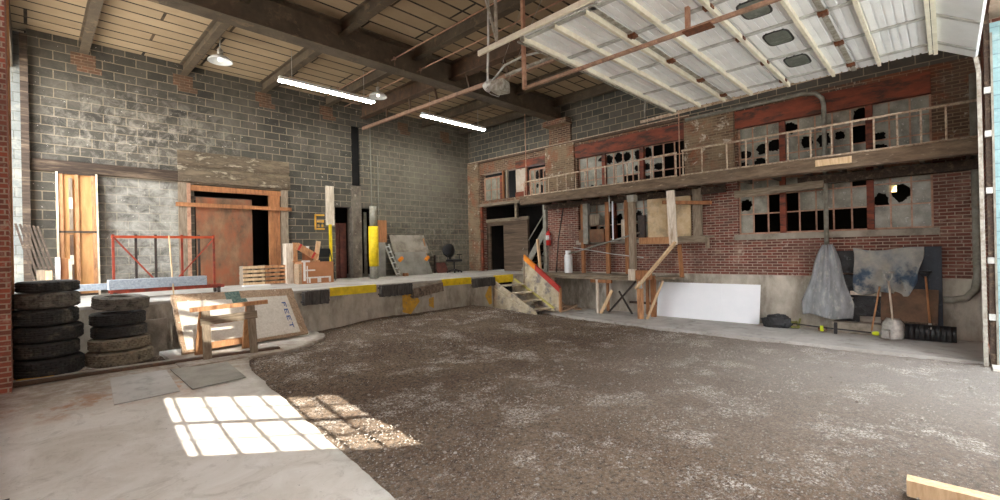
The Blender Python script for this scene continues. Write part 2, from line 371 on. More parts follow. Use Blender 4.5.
def wall_grid(ax, pos, thick, u0, u1, z0, z1, holes, mb=None):
    """wall with rectangular holes; ax 'y' = plane y=pos (u is x), 'x' = plane x=pos (u is y). Front face at pos, body behind."""
    us = sorted({u0, u1, *[h[0] for h in holes], *[h[1] for h in holes]}); zs = sorted({z0, z1, *[h[2] for h in holes], *[h[3] for h in holes]})
    us = [u for u in us if u0 <= u <= u1]; zs = [z for z in zs if z0 <= z <= z1]
    solid = lambda i, j: 0 <= i < len(us)-1 and 0 <= j < len(zs)-1 and not any(
        h[0]-1e-6 <= (us[i]+us[i+1])/2 <= h[1]+1e-6 and h[2] <= (zs[j]+zs[j+1])/2 <= h[3] for h in holes)
    mb = mb or MB()
    def P(u, d, z): return (u, pos+d, z) if ax == 'y' else (pos+d, u, z)
    for i in range(len(us)-1):
        for j in range(len(zs)-1):
            if not solid(i, j): continue
            a, b, c, d = us[i], us[i+1], zs[j], zs[j+1]
            mb.quad([P(a, 0, c), P(b, 0, c), P(b, 0, d), P(a, 0, d)]); mb.quad([P(a, thick, c), P(b, thick, c), P(b, thick, d), P(a, thick, d)])
            if not solid(i-1, j): mb.quad([P(a, 0, c), P(a, thick, c), P(a, thick, d), P(a, 0, d)])
            if not solid(i+1, j): mb.quad([P(b, 0, c), P(b, thick, c), P(b, thick, d), P(b, 0, d)])
            if not solid(i, j-1): mb.quad([P(a, 0, c), P(b, 0, c), P(b, thick, c), P(a, thick, c)])
            if not solid(i, j+1): mb.quad([P(a, 0, d), P(b, 0, d), P(b, thick, d), P(a, thick, d)])
    bmesh.ops.remove_doubles(mb.bm, verts=mb.bm.verts, dist=1e-5)
    return mb
# ================================================================== THE SETTING
# ground: dirt yard inside the building
def in_slab(x, y):
    ex = 2.28 + .05*noise.noise(Vector((y*1.7, 3.1, 0))) - .05*max(0, 6-y)**1.0*(1 if y < 6 else 0)*.45
    return x < ex and y < 9.3
mb = MB()
x0, x1, y0, y1, st = -.3, 11.3, -2.6, 10.3, .06
nx, ny = int((x1-x0)/st)+1, int((y1-y0)/st)+1
vs = []
for j in range(ny):
    for i in range(nx):
        x, y = x0+i*st, y0+j*st
        n = noise.fractal(Vector((x*.9, y*.9, .3)), 1, 2, 4)*.03 + noise.noise(Vector((x*7, y*7, 1)))*.012 + R.uniform(-.004, .004)
        z = gz(x, y) + n - .03
        if x < 2.6: z -= .03
        if x > 10.2: z -= .04*min(1, (x-10.2)/.3)
        vs.append(mb.bm.verts.new((x, y, z)))
for j in range(ny-1):
    for i in range(nx-1):
        f = mb.bm.faces.new((vs[j*nx+i], vs[j*nx+i+1], vs[(j+1)*nx+i+1], vs[(j+1)*nx+i])); f.smooth = True
mb.build('floor', 'dirt', **S)
# pale concrete apron in the foreground, with a ragged edge against the dirt, plus the tongue before the white sheet
def slab_mesh(fx0, fx1, ya, yb, n, z_up, thick=.12, edge_n=10):
    mb = MB(); rows = []
    for j in range(n+1):
        y = ya+(yb-ya)*j/n
        a, b = fx0(y), fx1(y)
        rows.append([(a+(b-a)*i/edge_n, y) for i in range(edge_n+1)])
    top = [[mb.bm.verts.new((x, y, gz(x, y)*1.0+z_up)) for x, y in r] for r in rows]
    for j in range(n):
        for i in range(edge_n):
            mb.bm.faces.new((top[j][i], top[j][i+1], top[j+1][i+1], top[j+1][i])).smooth = True
    ring = [top[0][i] for i in range(edge_n+1)] + [top[j][edge_n] for j in range(1, n+1)] + [top[n][i] for i in range(edge_n-1, -1, -1)] + [top[j][0] for j in range(n-1, 0, -1)]
    low = [mb.bm.verts.new(v.co-Vector((0, 0, thick))) for v in ring]
    for k in range(len(ring)):
        q = (k+1) % len(ring); mb.bm.faces.new((ring[k], ring[q], low[q], low[k]))
    return mb
def apron_edge(y):
    if y < 6: e = 1.94+(y-3.08)*.112
    elif y < 7.7: e = 2.27+(y-6)*.05
    else: e = 2.36+(y-7.7)*.25
    return e + .035*noise.noise(Vector((y*2.3, 0, 0)))+.02*noise.noise(Vector((y*9, 0, 4)))
slab_mesh(lambda y: -.3, apron_edge, -2.6, 9.0, 90, .0).build('floor_concrete_apron', 'slab', **S)
def tongue(y):
    t = (y-8.45)/(10.0-8.45)
    return 2.6+1.75*math.sin(min(1, .15+t*1.1)*PI*.5)**.7 + .06*noise.noise(Vector((y*5, 2, 0)))
slab_mesh(lambda y: 1.6, tongue, 8.5, 10.2, 24, .012).build('floor_concrete_strip', 'slab', **S)
# walkway slab along the right wall, curving out at its left end
def walk(y):
    t = max(0, (y-3.2)/5.6)
    return 10.38+.5*t*t*1.0 + .03*noise.noise(Vector((y*3, 5, 0)))
mb = MB(); n = 60; prev = None
for j in range(n+1):
    y = -.45+(9.0+.45)*j/n; a = walk(y)
    cur = [mb.bm.verts.new(p) for p in ((a, y, -.2), (a, y, .0), (W, y, .0))]
    if prev:
        mb.bm.faces.new((prev[0], prev[1], cur[1], cur[0])); mb.bm.faces.new((prev[1], prev[2], cur[2], cur[1]))
    prev = cur
mb.build('floor_walkway_slab', 'slab_right', **S)
bx(10.55, W, 8.9, EY, -.3, -.02).build('floor_under_platform', 'dirt_low', **S)
# threshold outside the door opening and ground beyond
bx(9.75, 10.2, -2.6, -.45, -.15, .03).build('floor_threshold', 'slab', **S)
bx(10.2, 40, -40, -.45, -.3, -.02).build('ground_outside', 'slab', **S)
mb = bx(-40, -.3, -40, 30, -.3, -.06); mb.box(-.3, 10.2, -40, -2.6, -.3, -.06); mb.build('ground_yard', 'slab', **S)

# loading dock
mb = bx(-.3, 11.08, EY, 18.0, -.3, DZ-.06); mb.box(11.08, W, EY+.0, 18, -.3, DZ-.06)
mb.build('floor_dock_base', 'concrete_face', **S)
bx(-.3, W, EY-.03, 18.0, DZ-.06, DZ).build('floor_dock_top', 'dock_top', bev=.012, **S)
bx(-.3, 1.72, EY-.06, EY, -.1, DZ-.32).build('floor_dock_patch', 'concrete', **S)

# back wall with its door opening, the niche and the tall slot
holes = [(2.95, 5.08, DZ, 3.78), (6.71, 8.2, DZ, 3.40), (7.31, 7.62, 3.40, 6.05)]
wall_grid('y', D, .3, 0, W+.3, DZ-.1, 6.95, holes).build('wall_back', 'block', **S)
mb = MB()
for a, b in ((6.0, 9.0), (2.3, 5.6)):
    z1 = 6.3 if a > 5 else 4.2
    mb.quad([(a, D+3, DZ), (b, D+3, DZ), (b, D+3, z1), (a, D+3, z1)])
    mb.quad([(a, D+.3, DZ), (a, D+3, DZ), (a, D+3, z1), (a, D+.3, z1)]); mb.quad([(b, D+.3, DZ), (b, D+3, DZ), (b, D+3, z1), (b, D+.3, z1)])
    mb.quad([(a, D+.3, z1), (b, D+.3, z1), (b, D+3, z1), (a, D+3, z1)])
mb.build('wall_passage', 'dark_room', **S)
# brick pads where the joists sit in the back wall
mb = MB()
for x in (.9, 2.77, 4.67, 6.5, 9.3, 11.2): mb.box(x-.22, x+.2, D-.012, D+.01, 6.22, 6.5); mb.box(x-.12, x+.3, D-.014, D+.01, 6.09, 6.22)
mb.build('wall_brick_pads', 'brick_pad', **S)
# long timber lintel and the stained concrete lintel over the door
mb = bx(.02, 2.62, D-.07, D+.01, 3.80, 4.06); mb.build('trim_1', 'wood_dark', bev=.02, **S)
mb = MB(); n = 30; pv = None
for i in range(n+1):
    x = 2.6+2.72*i/n; dz = .03*noise.noise(Vector((x*4, 0, 0)))
    prof = [(D+.01, 4.62+dz), (D-.03, 4.60+dz), (D-.05, 4.28+dz*.5), (D-.02, 4.22), (D-.09, 4.16), (D-.09, 3.82), (D+.01, 3.80)]
    cur = [mb.bm.verts.new((x, y, z)) for y, z in prof]
    if pv:
        for k in range(len(prof)-1): mb.bm.faces.new((pv[k], pv[k+1], cur[k+1], cur[k]))
    else: mb.bm.faces.new(cur)
    pv = cur
mb.bm.faces.new(pv[::-1])
mb.build('trim_2', 'lintel', **S)

# right wall: concrete base, red brick, block above; openings for the windows and the recess
up1, up2, up3 = (.18, 3.72), (5.05, 8.53), (9.84, 13.1)
whole = [(*up1, 3.60, 4.84), (*up2, 3.60, 4.84), (9.84, 13.1, 3.85, 4.90), (.18, 3.74, 2.16, 3.52), (5.05, 8.53, 2.16, 3.45), (9.92, 13.1, DZ, 3.66)]
def clip(hs, z0, z1): return [(a, b, max(c, z0), min(d, z1)) for a, b, c, d in hs if c < z1 and d > z0]
wall_grid('x', W, .3, -.5, 8.6, -.3, 1.17, []).build('wall_right_base', 'concrete_face', **S)
wall_grid('x', W, .3, 8.6, 9.92, -.3, 1.17, []).build('wall_right_base_end', 'concrete_face', **S)
wall_grid('x', W+.012, .3, 13.1, D, .9, 3.6, [], wall_grid('x', W+.012, .3, -.5, 9.92, 1.17, 3.6, clip(whole, 1.17, 3.6))).build('wall_right', 'brick_red', **S)
wall_grid('x', W+.012, .3, -.5, D, 3.6, 5.36, clip(whole, 3.6, 5.36)).build('wall_right_upper', 'brick_dark', **S)
wall_grid('x', W+.012, .3, -.5, D, 5.36, 6.95, []).build('wall_right_blocks', 'block_side', **S)
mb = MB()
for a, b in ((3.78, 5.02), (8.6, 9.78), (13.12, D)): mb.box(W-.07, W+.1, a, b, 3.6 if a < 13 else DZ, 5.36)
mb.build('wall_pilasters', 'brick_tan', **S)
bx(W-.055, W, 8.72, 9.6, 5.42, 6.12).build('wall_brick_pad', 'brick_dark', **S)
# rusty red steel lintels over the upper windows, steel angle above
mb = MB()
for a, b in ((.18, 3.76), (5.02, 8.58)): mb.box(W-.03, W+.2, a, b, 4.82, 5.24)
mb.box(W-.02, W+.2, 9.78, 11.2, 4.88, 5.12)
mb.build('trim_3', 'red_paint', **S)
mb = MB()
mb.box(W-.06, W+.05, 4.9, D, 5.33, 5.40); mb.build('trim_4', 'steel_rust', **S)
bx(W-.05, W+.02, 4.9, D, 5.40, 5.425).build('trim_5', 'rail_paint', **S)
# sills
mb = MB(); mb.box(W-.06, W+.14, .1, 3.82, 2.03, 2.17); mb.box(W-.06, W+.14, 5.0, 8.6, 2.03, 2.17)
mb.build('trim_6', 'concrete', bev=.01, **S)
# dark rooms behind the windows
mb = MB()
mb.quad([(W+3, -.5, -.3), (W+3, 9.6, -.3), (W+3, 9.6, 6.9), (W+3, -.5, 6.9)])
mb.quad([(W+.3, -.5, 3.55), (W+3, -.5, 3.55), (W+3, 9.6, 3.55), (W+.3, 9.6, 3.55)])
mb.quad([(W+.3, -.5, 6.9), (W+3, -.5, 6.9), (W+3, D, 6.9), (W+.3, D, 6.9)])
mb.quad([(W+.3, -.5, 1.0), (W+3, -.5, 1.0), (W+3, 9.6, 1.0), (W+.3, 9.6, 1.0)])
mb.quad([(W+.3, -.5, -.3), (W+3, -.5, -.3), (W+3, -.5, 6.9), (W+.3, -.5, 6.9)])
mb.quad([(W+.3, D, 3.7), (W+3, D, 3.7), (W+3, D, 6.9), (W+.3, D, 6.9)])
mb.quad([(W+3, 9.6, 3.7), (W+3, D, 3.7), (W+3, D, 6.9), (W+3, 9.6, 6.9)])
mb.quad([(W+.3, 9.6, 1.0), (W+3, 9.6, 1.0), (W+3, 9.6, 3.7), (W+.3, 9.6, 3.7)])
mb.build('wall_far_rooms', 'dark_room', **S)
# recess room with brown lath wall at the left end of the right wall
mb = wall_grid('x', W+.35, .1, 11.0, 13.12, DZ, 3.12, [(12.22, 12.98, DZ, 2.88)])
mb.build('wall_recess', 'lath', **S)
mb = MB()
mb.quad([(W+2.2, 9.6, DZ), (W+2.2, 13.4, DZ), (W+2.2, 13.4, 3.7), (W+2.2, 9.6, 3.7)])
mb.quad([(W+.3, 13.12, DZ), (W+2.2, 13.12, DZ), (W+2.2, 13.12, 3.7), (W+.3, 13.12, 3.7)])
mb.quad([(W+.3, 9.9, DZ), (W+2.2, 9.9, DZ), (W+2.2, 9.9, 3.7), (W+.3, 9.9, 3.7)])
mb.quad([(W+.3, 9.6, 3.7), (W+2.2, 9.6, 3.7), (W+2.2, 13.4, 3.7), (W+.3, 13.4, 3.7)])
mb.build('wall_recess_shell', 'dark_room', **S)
bx(W-.0, W+2.3, 9.9, 13.2, DZ-.15, DZ-.004).build('floor_recess', 'dock_top', **S)
mb = bx(W+.28, W+.34, 10.9, 13.12, 3.02, 3.14); mb.box(W-.1, W+.3, 11.0, 13.15, 3.62, 3.72); mb.box(W+.05, W+.15, 11.25, 11.35, 3.1, 3.62)
mb.build('trim_7', 'wood_grey_h', **S)
bx(W-.03, W+.05, 13.0, 13.1, DZ, 3.62).build('trim_8', 'red_paint', **S)
# left side: brick pier at the frame's edge, lintel, dark corner post, whitewashed wall outside
mb = MB(); mb.box(-1.1, -.19, 8.7, 9.62, -.1, 6.9); mb.build('wall_left', 'brick_pier', **S)
bx(-1.4, -1.1, 1.4, 8.8, -.1, 6.9).build('wall_left_light_block', 'brick_left', **S)  # unseen wall added to cut daylight from the left
bx(-.30, -.165, 9.60, 9.66, -.1, 6.9).build('trim_9', 'wood_tan', **S)
mb = bx(-.1, .02, D-.18, D+.1, DZ, 6.6); mb.build('trim_10', 'wood_dark', **S)
bx(-.55, -.2, 9.66, D+.3, 6.0, 6.9).build('trim_11', 'steel_brown', **S)
bx(-3.5, .0, D+.32, D+.6, -.1, 7.5).build('wall_neighbour', 'block_white', **S)

# roof deck and steel
bx(-.6, W+.4, -.8, D+.4, 6.78, 6.9).build('ceiling', 'deck', **S)
def ibeam(mb, p, q, h, w, tf=.02, tw=.012):
    p, q = Vector(p), Vector(q); up = Vector((0, 0, 1))
    mb.bar(p, q, tw, h)
    mb.bar(p+up*(h/2-tf/2), q+up*(h/2-tf/2), w, tf); mb.bar(p-up*(h/2-tf/2), q-up*(h/2-tf/2), w, tf)
GY = 9.16
for x in (.9, 2.77, 4.65, 6.5, 10.15, 11.95):
    mb = MB(); ibeam(mb, (x, GY, 6.64), (x, D+.1, 6.64), .28, .16)
    mb.build('ceiling_joist', 'steel_brown', **S)
for x in (.9, 2.77, 4.65, 6.5, 10.15, 11.95):
    mb = MB(); ibeam(mb, (x, -.7, 6.64), (x, GY-.1, 6.64), .28, .16)
    mb.build('ceiling_joist', 'steel_brown', **S)
mb = MB(); ibeam(mb, (-.3, GY, 6.46), (W+.1, GY, 6.46), .64, .38, .03, .03); mb.build('ceiling_girder', 'steel_brown', **S)
mb = MB(); ibeam(mb, (7.72, -.7, 6.56), (7.72, D+.1, 6.56), .44, .22, .03, .02); mb.build('ceiling_crane_beam', 'steel_rust', **S)
bx(12.0, 12.36, GY-.5, GY+.45, 5.98, 6.14).build('trim_12', 'brick_dark', **S)
# front wall pieces beside and above the overhead door opening
mb = bx(10.5, W+.3, -.86, -.5, 0, 6.9); mb.box(4.4, 10.5, -.86, -.5, 5.35, 6.9)
mb.build('wall_front', 'brick_left', **S)
# unseen skewed wall added to mask the sun; its openings shape the floor patch
SD = Vector((.07, 1, -.5))                       # direction the sunlight travels
A0 = Vector((.66, -1.5, 0)); AD = Vector((.722, -.64, 0)).normalized()*1.0; AD = Vector((.755, -.656, 0)).normalized()
def back_hit(p):
    p = Vector(p); n_ = Vector((AD.y, -AD.x, 0)); k = (p-A0).dot(n_)/SD.dot(n_)
    q = p-SD*k; return (q-A0).dot(AD), q.z
wc = [back_hit(p) for p in ((1.16, 7.55, .12), (2.95, 5.97, .02), (2.90, 3.75, 0), (1.06, 5.05, 0))]
u0, u1 = (wc[0][0]+wc[3][0])/2, (wc[1][0]+wc[2][0])/2; zt, zb = (wc[0][1]+wc[1][1])/2, (wc[2][1]+wc[3][1])/2
fc = [back_hit(p) for p in ((1.75, 9.45, .30), (2.75, 9.5, 1.0))]
fu0, fu1, fz0, fz1 = fc[0][0], fc[1][0], fc[0][1], fc[1][1]+.25
ang = math.atan2(AD.y, AD.x)
MW = Matrix.Translation(A0) @ Matrix.Rotation(ang, 4, 'Z')
holes = [(u0, u1, zb, zt), (fu0, fu1, fz0, fz1)]
print('WIN', holes)
mb = wall_grid('y', 0, -.2, -3.2, -1.3, 9.5, 14, [], wall_grid('y', 0, -.2, -3.2, 5.4, 0, 9.5, holes)); mb.bm.transform(MW)  # taller left part added to shade the wall outside
mb.build('wall_sun_mask', 'brick_left', **S)
for n_, (a, b, c, d), nc, nr in ((1, holes[0], 6.6, 4), (2, holes[1], 2, 3)):  # added unseen windows, sized to cast the floor patch and panel light
    mb = MB(); pa = (b-a)/nc*.995
    for i in range(int(nc)+1):
        u = a+.5*(b-a)/nc+i*(b-a)/nc if n_ == 1 else a+i*(b-a)/nc
        if u < b: mb.box(u-.022, u+.022, -.105, -.085, c, d)
    for i in range(nr+1):
        z = c+i*(d-c)/nr; w_ = .032 if (i == nr//2 and n_ == 1) else (.009 if n_ == 1 else .06)
        mb.box(a, b, -.105, -.085, z-w_, z+w_)
    mb.bm.transform(MW); o = mb.build('window_%d' % n_, 'steel_brown', **S)
    g = bx(a, b, -.1, -.094, c, d); g.bm.transform(MW); g.build('glass', 'glass_clear' if n_ == 1 else 'glass_sun_dimmer', o)
# unseen block added across the yard to keep sun out of the door opening
bx(2.3, 34, -22, -14, -.1, 14.2).build('wall_sun_block', 'block_white', **S)

# ------------------------------------------------------------------ windows of the right wall
def jag_ring(mb, a, b, c, d, hu, hz, ru, rz, x):
    angs = sorted([i*2*PI/18 for i in range(18)] + [math.atan2(v-hz, u-hu) % (2*PI) for u in (a, b) for v in (c, d)])
    O, I = [], []
    for t in angs:
        cu, cz = math.cos(t), math.sin(t)
        k = min([((b if cu > 0 else a)-hu)/cu if abs(cu) > 1e-6 else 1e9, ((d if cz > 0 else c)-hz)/cz if abs(cz) > 1e-6 else 1e9])
        O.append(mb.bm.verts.new((x, hu+cu*k, hz+cz*k)))
        j = R.uniform(.72, 1.1); ki = min(k*.97, j/math.sqrt((cu/ru)**2+(cz/rz)**2))
        I.append(mb.bm.verts.new((x, hu+cu*ki, hz+cz*ki)))
    n = len(angs)
    for i in range(n):
        try: mb.bm.faces.new((O[i], O[(i+1) % n], I[(i+1) % n], I[i]))
        except ValueError: pass
def window(n_, us, zs, posts, miss, broken, xg=W+.13, fcol='pipe_pink', pcol='red_paint', blank=()):
    """us: descending Y column edges (left to right in the photo), zs: descending row edges"""
    root = bpy.data.objects.new('window_%d' % n_, None); C.objects.link(root); root.location = (xg, (us[0]+us[-1])/2, zs[-1]); root['kind'] = 'structure'
    bpy.context.view_layer.update()
    mb = MB()
    for i, u in enumerate(us):
        if i in posts: continue
        w_ = .035 if i in (0, len(us)-1) else .014
        mb.box(xg-.02, xg+.02, u-w_, u+w_, zs[-1], zs[0])
    for j, z in enumerate(zs):
        w_ = .03 if j in (0, len(zs)-1) else .013
        mb.box(xg-.02, xg+.02, us[-1], us[0], z-w_, z+w_)
    mb.build('frame', fcol, root)
    for i in posts: bx(xg-.09, xg+.04, us[i]-.06, us[i]+.06, zs[-1], zs[0]).build('mullion', pcol, root)
    g = MB()
    for i in range(len(us)-1):
        for j in range(len(zs)-1):
            a, b, c, d = us[i+1]+.01, us[i]-.01, zs[j+1]+.01, zs[j]-.01
            if (i, j) in miss: continue
            if (i, j) in broken:
                fu, fz, ru, rz = broken[(i, j)]
                jag_ring(g, a, b, c, d, b-(b-a)*fu, c+(d-c)*fz, ru*(b-a), rz*(d-c), xg)
            else: g.quad([(xg, a, c), (xg, b, c), (xg, b, d), (xg, a, d)])
    g.build('glass', 'glass_dirty', root)
    return root
def cols(y0, y1, n=11): return [y0+(y1-y0)*i/n for i in range(n+1)]
H_ = (.5, .5, .42, .42)
window(3, cols(3.72, .18), [4.84, 4.44, 4.05, 3.62], (3, 8),
       {(7, 1)}, {(3, 0): (.5, .5, .48, .4), (7, 0): (.6, .55, .5, .45), (0, 1): (.4, .3, .5, .3), (1, 1): (.7, .5, .5, .4), (2, 1): (.4, .6, .6, .4), (4, 1): H_, (5, 1): (.5, .5, .5, .45),
        (6, 1): (.4, .6, .3, .3), (8, 1): (.4, .2, .5, .25), (0, 2): (.3, .6, .4, .3), (1, 2): (.5, .7, .5, .3), (8, 2): H_})
window(4, cols(8.53, 5.05), [4.84, 4.46, 4.08, 3.62], (3, 7),
       {(8, 0), (9, 0), (10, 0), (9, 1), (10, 1), (8, 2), (9, 2), (10, 2), (6, 2), (5, 2)},
       {(2, 0): (.6, .6, .4, .2), (3, 0): (.5, .45, .47, .42), (4, 0): (.5, .45, .5, .48), (5, 0): (.4, .45, .48, .45), (6, 0): (.5, .5, .4, .42), (7, 0): (.5, .5, .5, .5),
        (6, 1): (.6, .4, .5, .3), (7, 1): (.4, .4, .5, .3), (8, 1): (.5, .3, .5, .3), (3, 2): (.5, .3, .5, .25), (4, 2): (.5, .3, .5, .3), (1, 2): (.5, .4, .4, .3), (2, 2): (.5, .3, .5, .3), (7, 2): H_})
window(5, [12.95, 12.6, 12.3, 12.0], [4.72, 4.25, 3.78], (3,), set(), {})
window(6, [10.62, 10.4, 10.2, 10.02, 9.86], [4.75, 4.3, 3.85], (), {(2, 0)}, {(1, 0): H_, (3, 0): H_, (2, 1): (.5, .4, .5, .4), (1, 1): (.5, .7, .3, .2)})
window(7, cols(3.74, .18), [3.50, 3.12, 2.67, 2.18], (3, 8),
       {(2, 1), (3, 1), (7, 0), (1, 2), (2, 2), (3, 2), (4, 2), (5, 2), (6, 2), (7, 2)},
       {(0, 1): (.45, .5, .55, .36), (8, 1): (.5, .25, .55, .36), (9, 1): (.5, .5, .52, .47)})
window(8, cols(8.53, 5.05), [3.45, 3.05, 2.62, 2.18], (4,),
       {(3, 1), (3, 2), (4, 2), (5, 1), (5, 2), (6, 2), (8, 1), (1, 2)}, {(0, 2): H_, (2, 2): H_, (4, 1): (.5, .4, .4, .4), (6, 1): H_})
# clutter in the upper recess left of the third window: doors leaf and posts
old = thing('storage_door', (W+.1, 11.2, 3.7), 'scuffed white and red door leaf standing in the upper opening at the end of the catwalk', 'door')
mb = bx(W+.08, W+.13, 10.72, 11.28, 3.86, 4.86); mb.build('panel', 'old_door', old)
bx(W+.04, W+.09, 10.70, 10.78, 3.86, 4.86).build('stile', 'red_paint', old); bx(W+.04, W+.09, 10.72, 11.28, 3.86, 4.02).build('kick_plate', 'red_paint', old)
bx(W+.0, W+.07, 11.62, 11.72, 3.86, 4.9).build('wooden_post', ['wood_grey'], **T('grey timber post with a yellow tip standing left of the scuffed door leaf', 'post'))
bx(W+.02, W+.1, 11.86, 11.92, 3.72, 4.9).build('wooden_post', 'wood_orange', **T('thin orange-brown post beside the red window frame of the upper opening', 'post'))
# lamp glowing inside the room behind the lower window
mb = bx(W+1.2, W+1.3, .80, .92, 3.04, 3.18); mb.build('work_light', 'room_lamp', **T('small yellow light glowing inside the room behind the broken lower pane', 'lamp'))
#PART3
# ================================================================== THE THINGS
# ---- tyres
def tyre(name, x, y, z, r, w, mat, label, tilt=(0, 0), seed=0, deep=.012, blocks=4):
    rr = random.Random(seed); mb = MB(); n = 96; ri = r*.56
    prof = [(ri, w*.18), (ri*1.04, w*.06), (ri*1.2, .01), (r*.80, 0), (r*.93, w*.05), (r*.985, w*.14)]
    zs = [.16, .27, .29, .31, .42, .44, .46, .54, .56, .58, .69, .71, .73, .84]
    tread = [(r, w*q) for q in zs]
    prof2 = [(r*.985, w*.86), (r*.93, w*.95), (r*.80, w), (ri*1.2, w-.01), (ri*1.04, w*.94), (ri, w*.82), (ri*.99, w*.5)]
    full = prof+tread+prof2; rings = []
    sq = rr.uniform(.98, 1.02); ph = rr.uniform(0, 6)
    M = Matrix.Translation((x, y, z)) @ Matrix.Rotation(tilt[0], 4, 'X') @ Matrix.Rotation(tilt[1], 4, 'Y')
    for i, (a, b_) in enumerate(full):
        rg = []
        for t in range(n):
            an = t*2*PI/n; q = a
            k = i-len(prof)
            if 0 <= k < len(tread):
                if k in (2, 6, 8, 11): q -= deep
                elif (t+(k//3)*2) % blocks == 0: q -= deep*.8
            q *= 1+.012*math.cos(2*an+ph)
            zz = b_+.0015*math.sin(3*an+ph)
            rg.append(mb.bm.verts.new(M @ Vector((q*math.cos(an)*sq, q*math.sin(an)/sq, zz))))
        rings.append(rg)
    m = len(rings)
    for i in range(m):
        A, B = rings[i], rings[(i+1) % m]
        for t in range(n): mb.bm.faces.new((A[t], A[(t+1) % n], B[(t+1) % n], B[t]))
    return mb.build(name, mat, **T(label, 'tyre', 'old truck tyres stacked before the dock'))
tz = gz(.2, 9.7)+.012
TA = [('rubber', .39, .27, 'black truck tyre with worn grooves at the very bottom of the taller stack', .01, 0),
      ('rubber', .38, .225, 'smooth black tyre second from the bottom of the taller stack', -.02, 0),
      ('rubber', .39, .235, 'black tyre with chalky streaks third from the bottom of the taller stack', .0, .01),
      ('rubber', .38, .24, 'plain black tyre fourth from the bottom of the taller stack', -.02, 0),
      ('rubber_grey', .38, .225, 'dusty grooved tyre just under the top one of the taller stack', -.01, 0),
      ('rubber', .35, .165, 'narrow dark tyre lying topmost on the taller stack beside the brick pier', .02, .02)]
z = tz
for i, (m_, r_, w_, lb, dx, dy) in enumerate(TA):
    tyre('truck_tyre', .165+dx, 9.60+dy, z, r_, w_, m_, lb, seed=i); z += w_+.005
TB = [('rubber_tan', .43, .235, 'dusty tan-grey tyre at the bottom of the shorter stack', 0, 0),
      ('rubber_tan', .405, .19, 'tan off-road tyre with block tread second from the bottom of the shorter stack', 0, 0),
      ('rubber', .35, .19, 'black car tyre in the middle of the shorter stack', .0, 0),
      ('rubber', .35, .205, 'black car tyre right under the tilted one on the shorter stack', -.015, 0),
      ('rubber_grey', .365, .215, 'grey worn tyre lying tilted on top of the shorter stack', .02, 0)]
z = tz
for i, (m_, r_, w_, lb, dx, dy) in enumerate(TB):
    tyre('car_tyre', 1.0+dx, 9.66+dy, z+(.035 if i == 4 else 0), r_, w_, m_, lb, seed=20+i, tilt=((.05, .07) if i == 4 else (0, 0)), blocks=3 if i < 2 else 5, deep=.016 if i < 2 else .009)
    z += w_+.005
# ---- kerb rail along the front of the tyres and the sawhorse
mb = MB()
P0, P1 = Vector((-.28, 9.13, .215)), Vector((3.15, 8.72, .215))
for off, h in ((0, .035), (.09, .03)):
    d = Vector((.12, 1, 0)).normalized()*off
    mb.bar(P0+d, P1+d, .03, h)
mb.bar(P0+Vector((.005, .045, -.02)), P1+Vector((.005, .045, -.02)), .06, .02)
mb.build('floor_rail', 'steel_rust', **T('rusty brown steel rail set in the floor in front of the tyre stacks', 'rail'))
mb = MB(); mb.bar(P0+Vector((.02, .165, .0)), P1+Vector((.02, .165, 0)), .09, .05); mb.build('trim_13', 'dock_top', **S)
mb = MB(); a = P0+(P1-P0)*.03+Vector((.02, .165, .027)); b = P0+(P1-P0)*.14+Vector((.02, .165, .027)); mb.bar(a, b, .085, .006); mb.build('trim_14', 'yellow_old', **S)
# ---- loose sheets lying on the floor
def flat(name, poly, mat, label, cat, zadd=.006, th=.008):
    mb = MB(); mb.prism([(x, y, gz(x, y)+zadd) for x, y in poly], (0, 0, th)); return mb.build(name, mat, **T(label, cat))
flat('floor_sheet', [(.69, 7.31), (1.37, 7.34), (1.42, 8.53), (.77, 8.58)], 'slab_right', 'square pale grey sheet lying flat on the floor in front of the shorter tyre stack', 'sheet')
flat('steel_plate', [(1.50, 7.29), (2.18, 7.36), (2.2, 8.34), (1.46, 8.49)], 'sheet_metal', 'blue-grey plate lying askew on the floor before the sawhorse', 'plate', .014)
# ---- white woven sheet on a frayed brown foam board leaning on the dock: FEET
root = thing('insulated_panel', (2.8, 9.6, .2), 'large white woven panel marked FEET in blue, leaning against the dock', 'panel')
BL, BR, TL_, TR_ = Vector((1.80, 9.50, .215)), Vector((4.02, 9.60, .235)), Vector((1.77, 10.16, 1.19)), Vector((3.90, 10.13, 1.15))
def pp(u, v, off=0):
    a = BL.lerp(BR, u); b = TL_.lerp(TR_, u); n_ = (BR-BL).cross(TL_-BL).normalized()
    return a.lerp(b, v)+n_*off
def patch(name, uv, mat, off, th=.01, parent=root, **k):
    mb = MB(); mb.prism([pp(u, v, off) for u, v in uv], (BR-BL).cross(TL_-BL).normalized()*th); return mb.build(name, mat, parent, **k)
edge = []
for i in range(40):
    t = i/40*4; s_ = int(t); q = t-s_; j = .012*noise.noise(Vector((i*1.3, 0, 0)))
    edge.append([(q, 0+j), (1+j, q), (1-q, 1+j), (0+j, 1-q)][s_])
patch('backing', edge, 'foam_brown', 0, .07)
SH = patch('sheet', [(.03, .03), (.93, .05), (.925, .84), (.03, .86)], 'sheet_white', .07, .012)
patch('green_mesh', [(.40, .98), (.52, .99), (.52, .84), (.56, .84), (.62, .34), (.55, .16), (.47, .30), (.44, .84), (.40, .84)], 'mesh_green', .083, .004, parent=SH)
mb = MB()   # lettering runs down the panel's side, so each letter stands turned a quarter clockwise
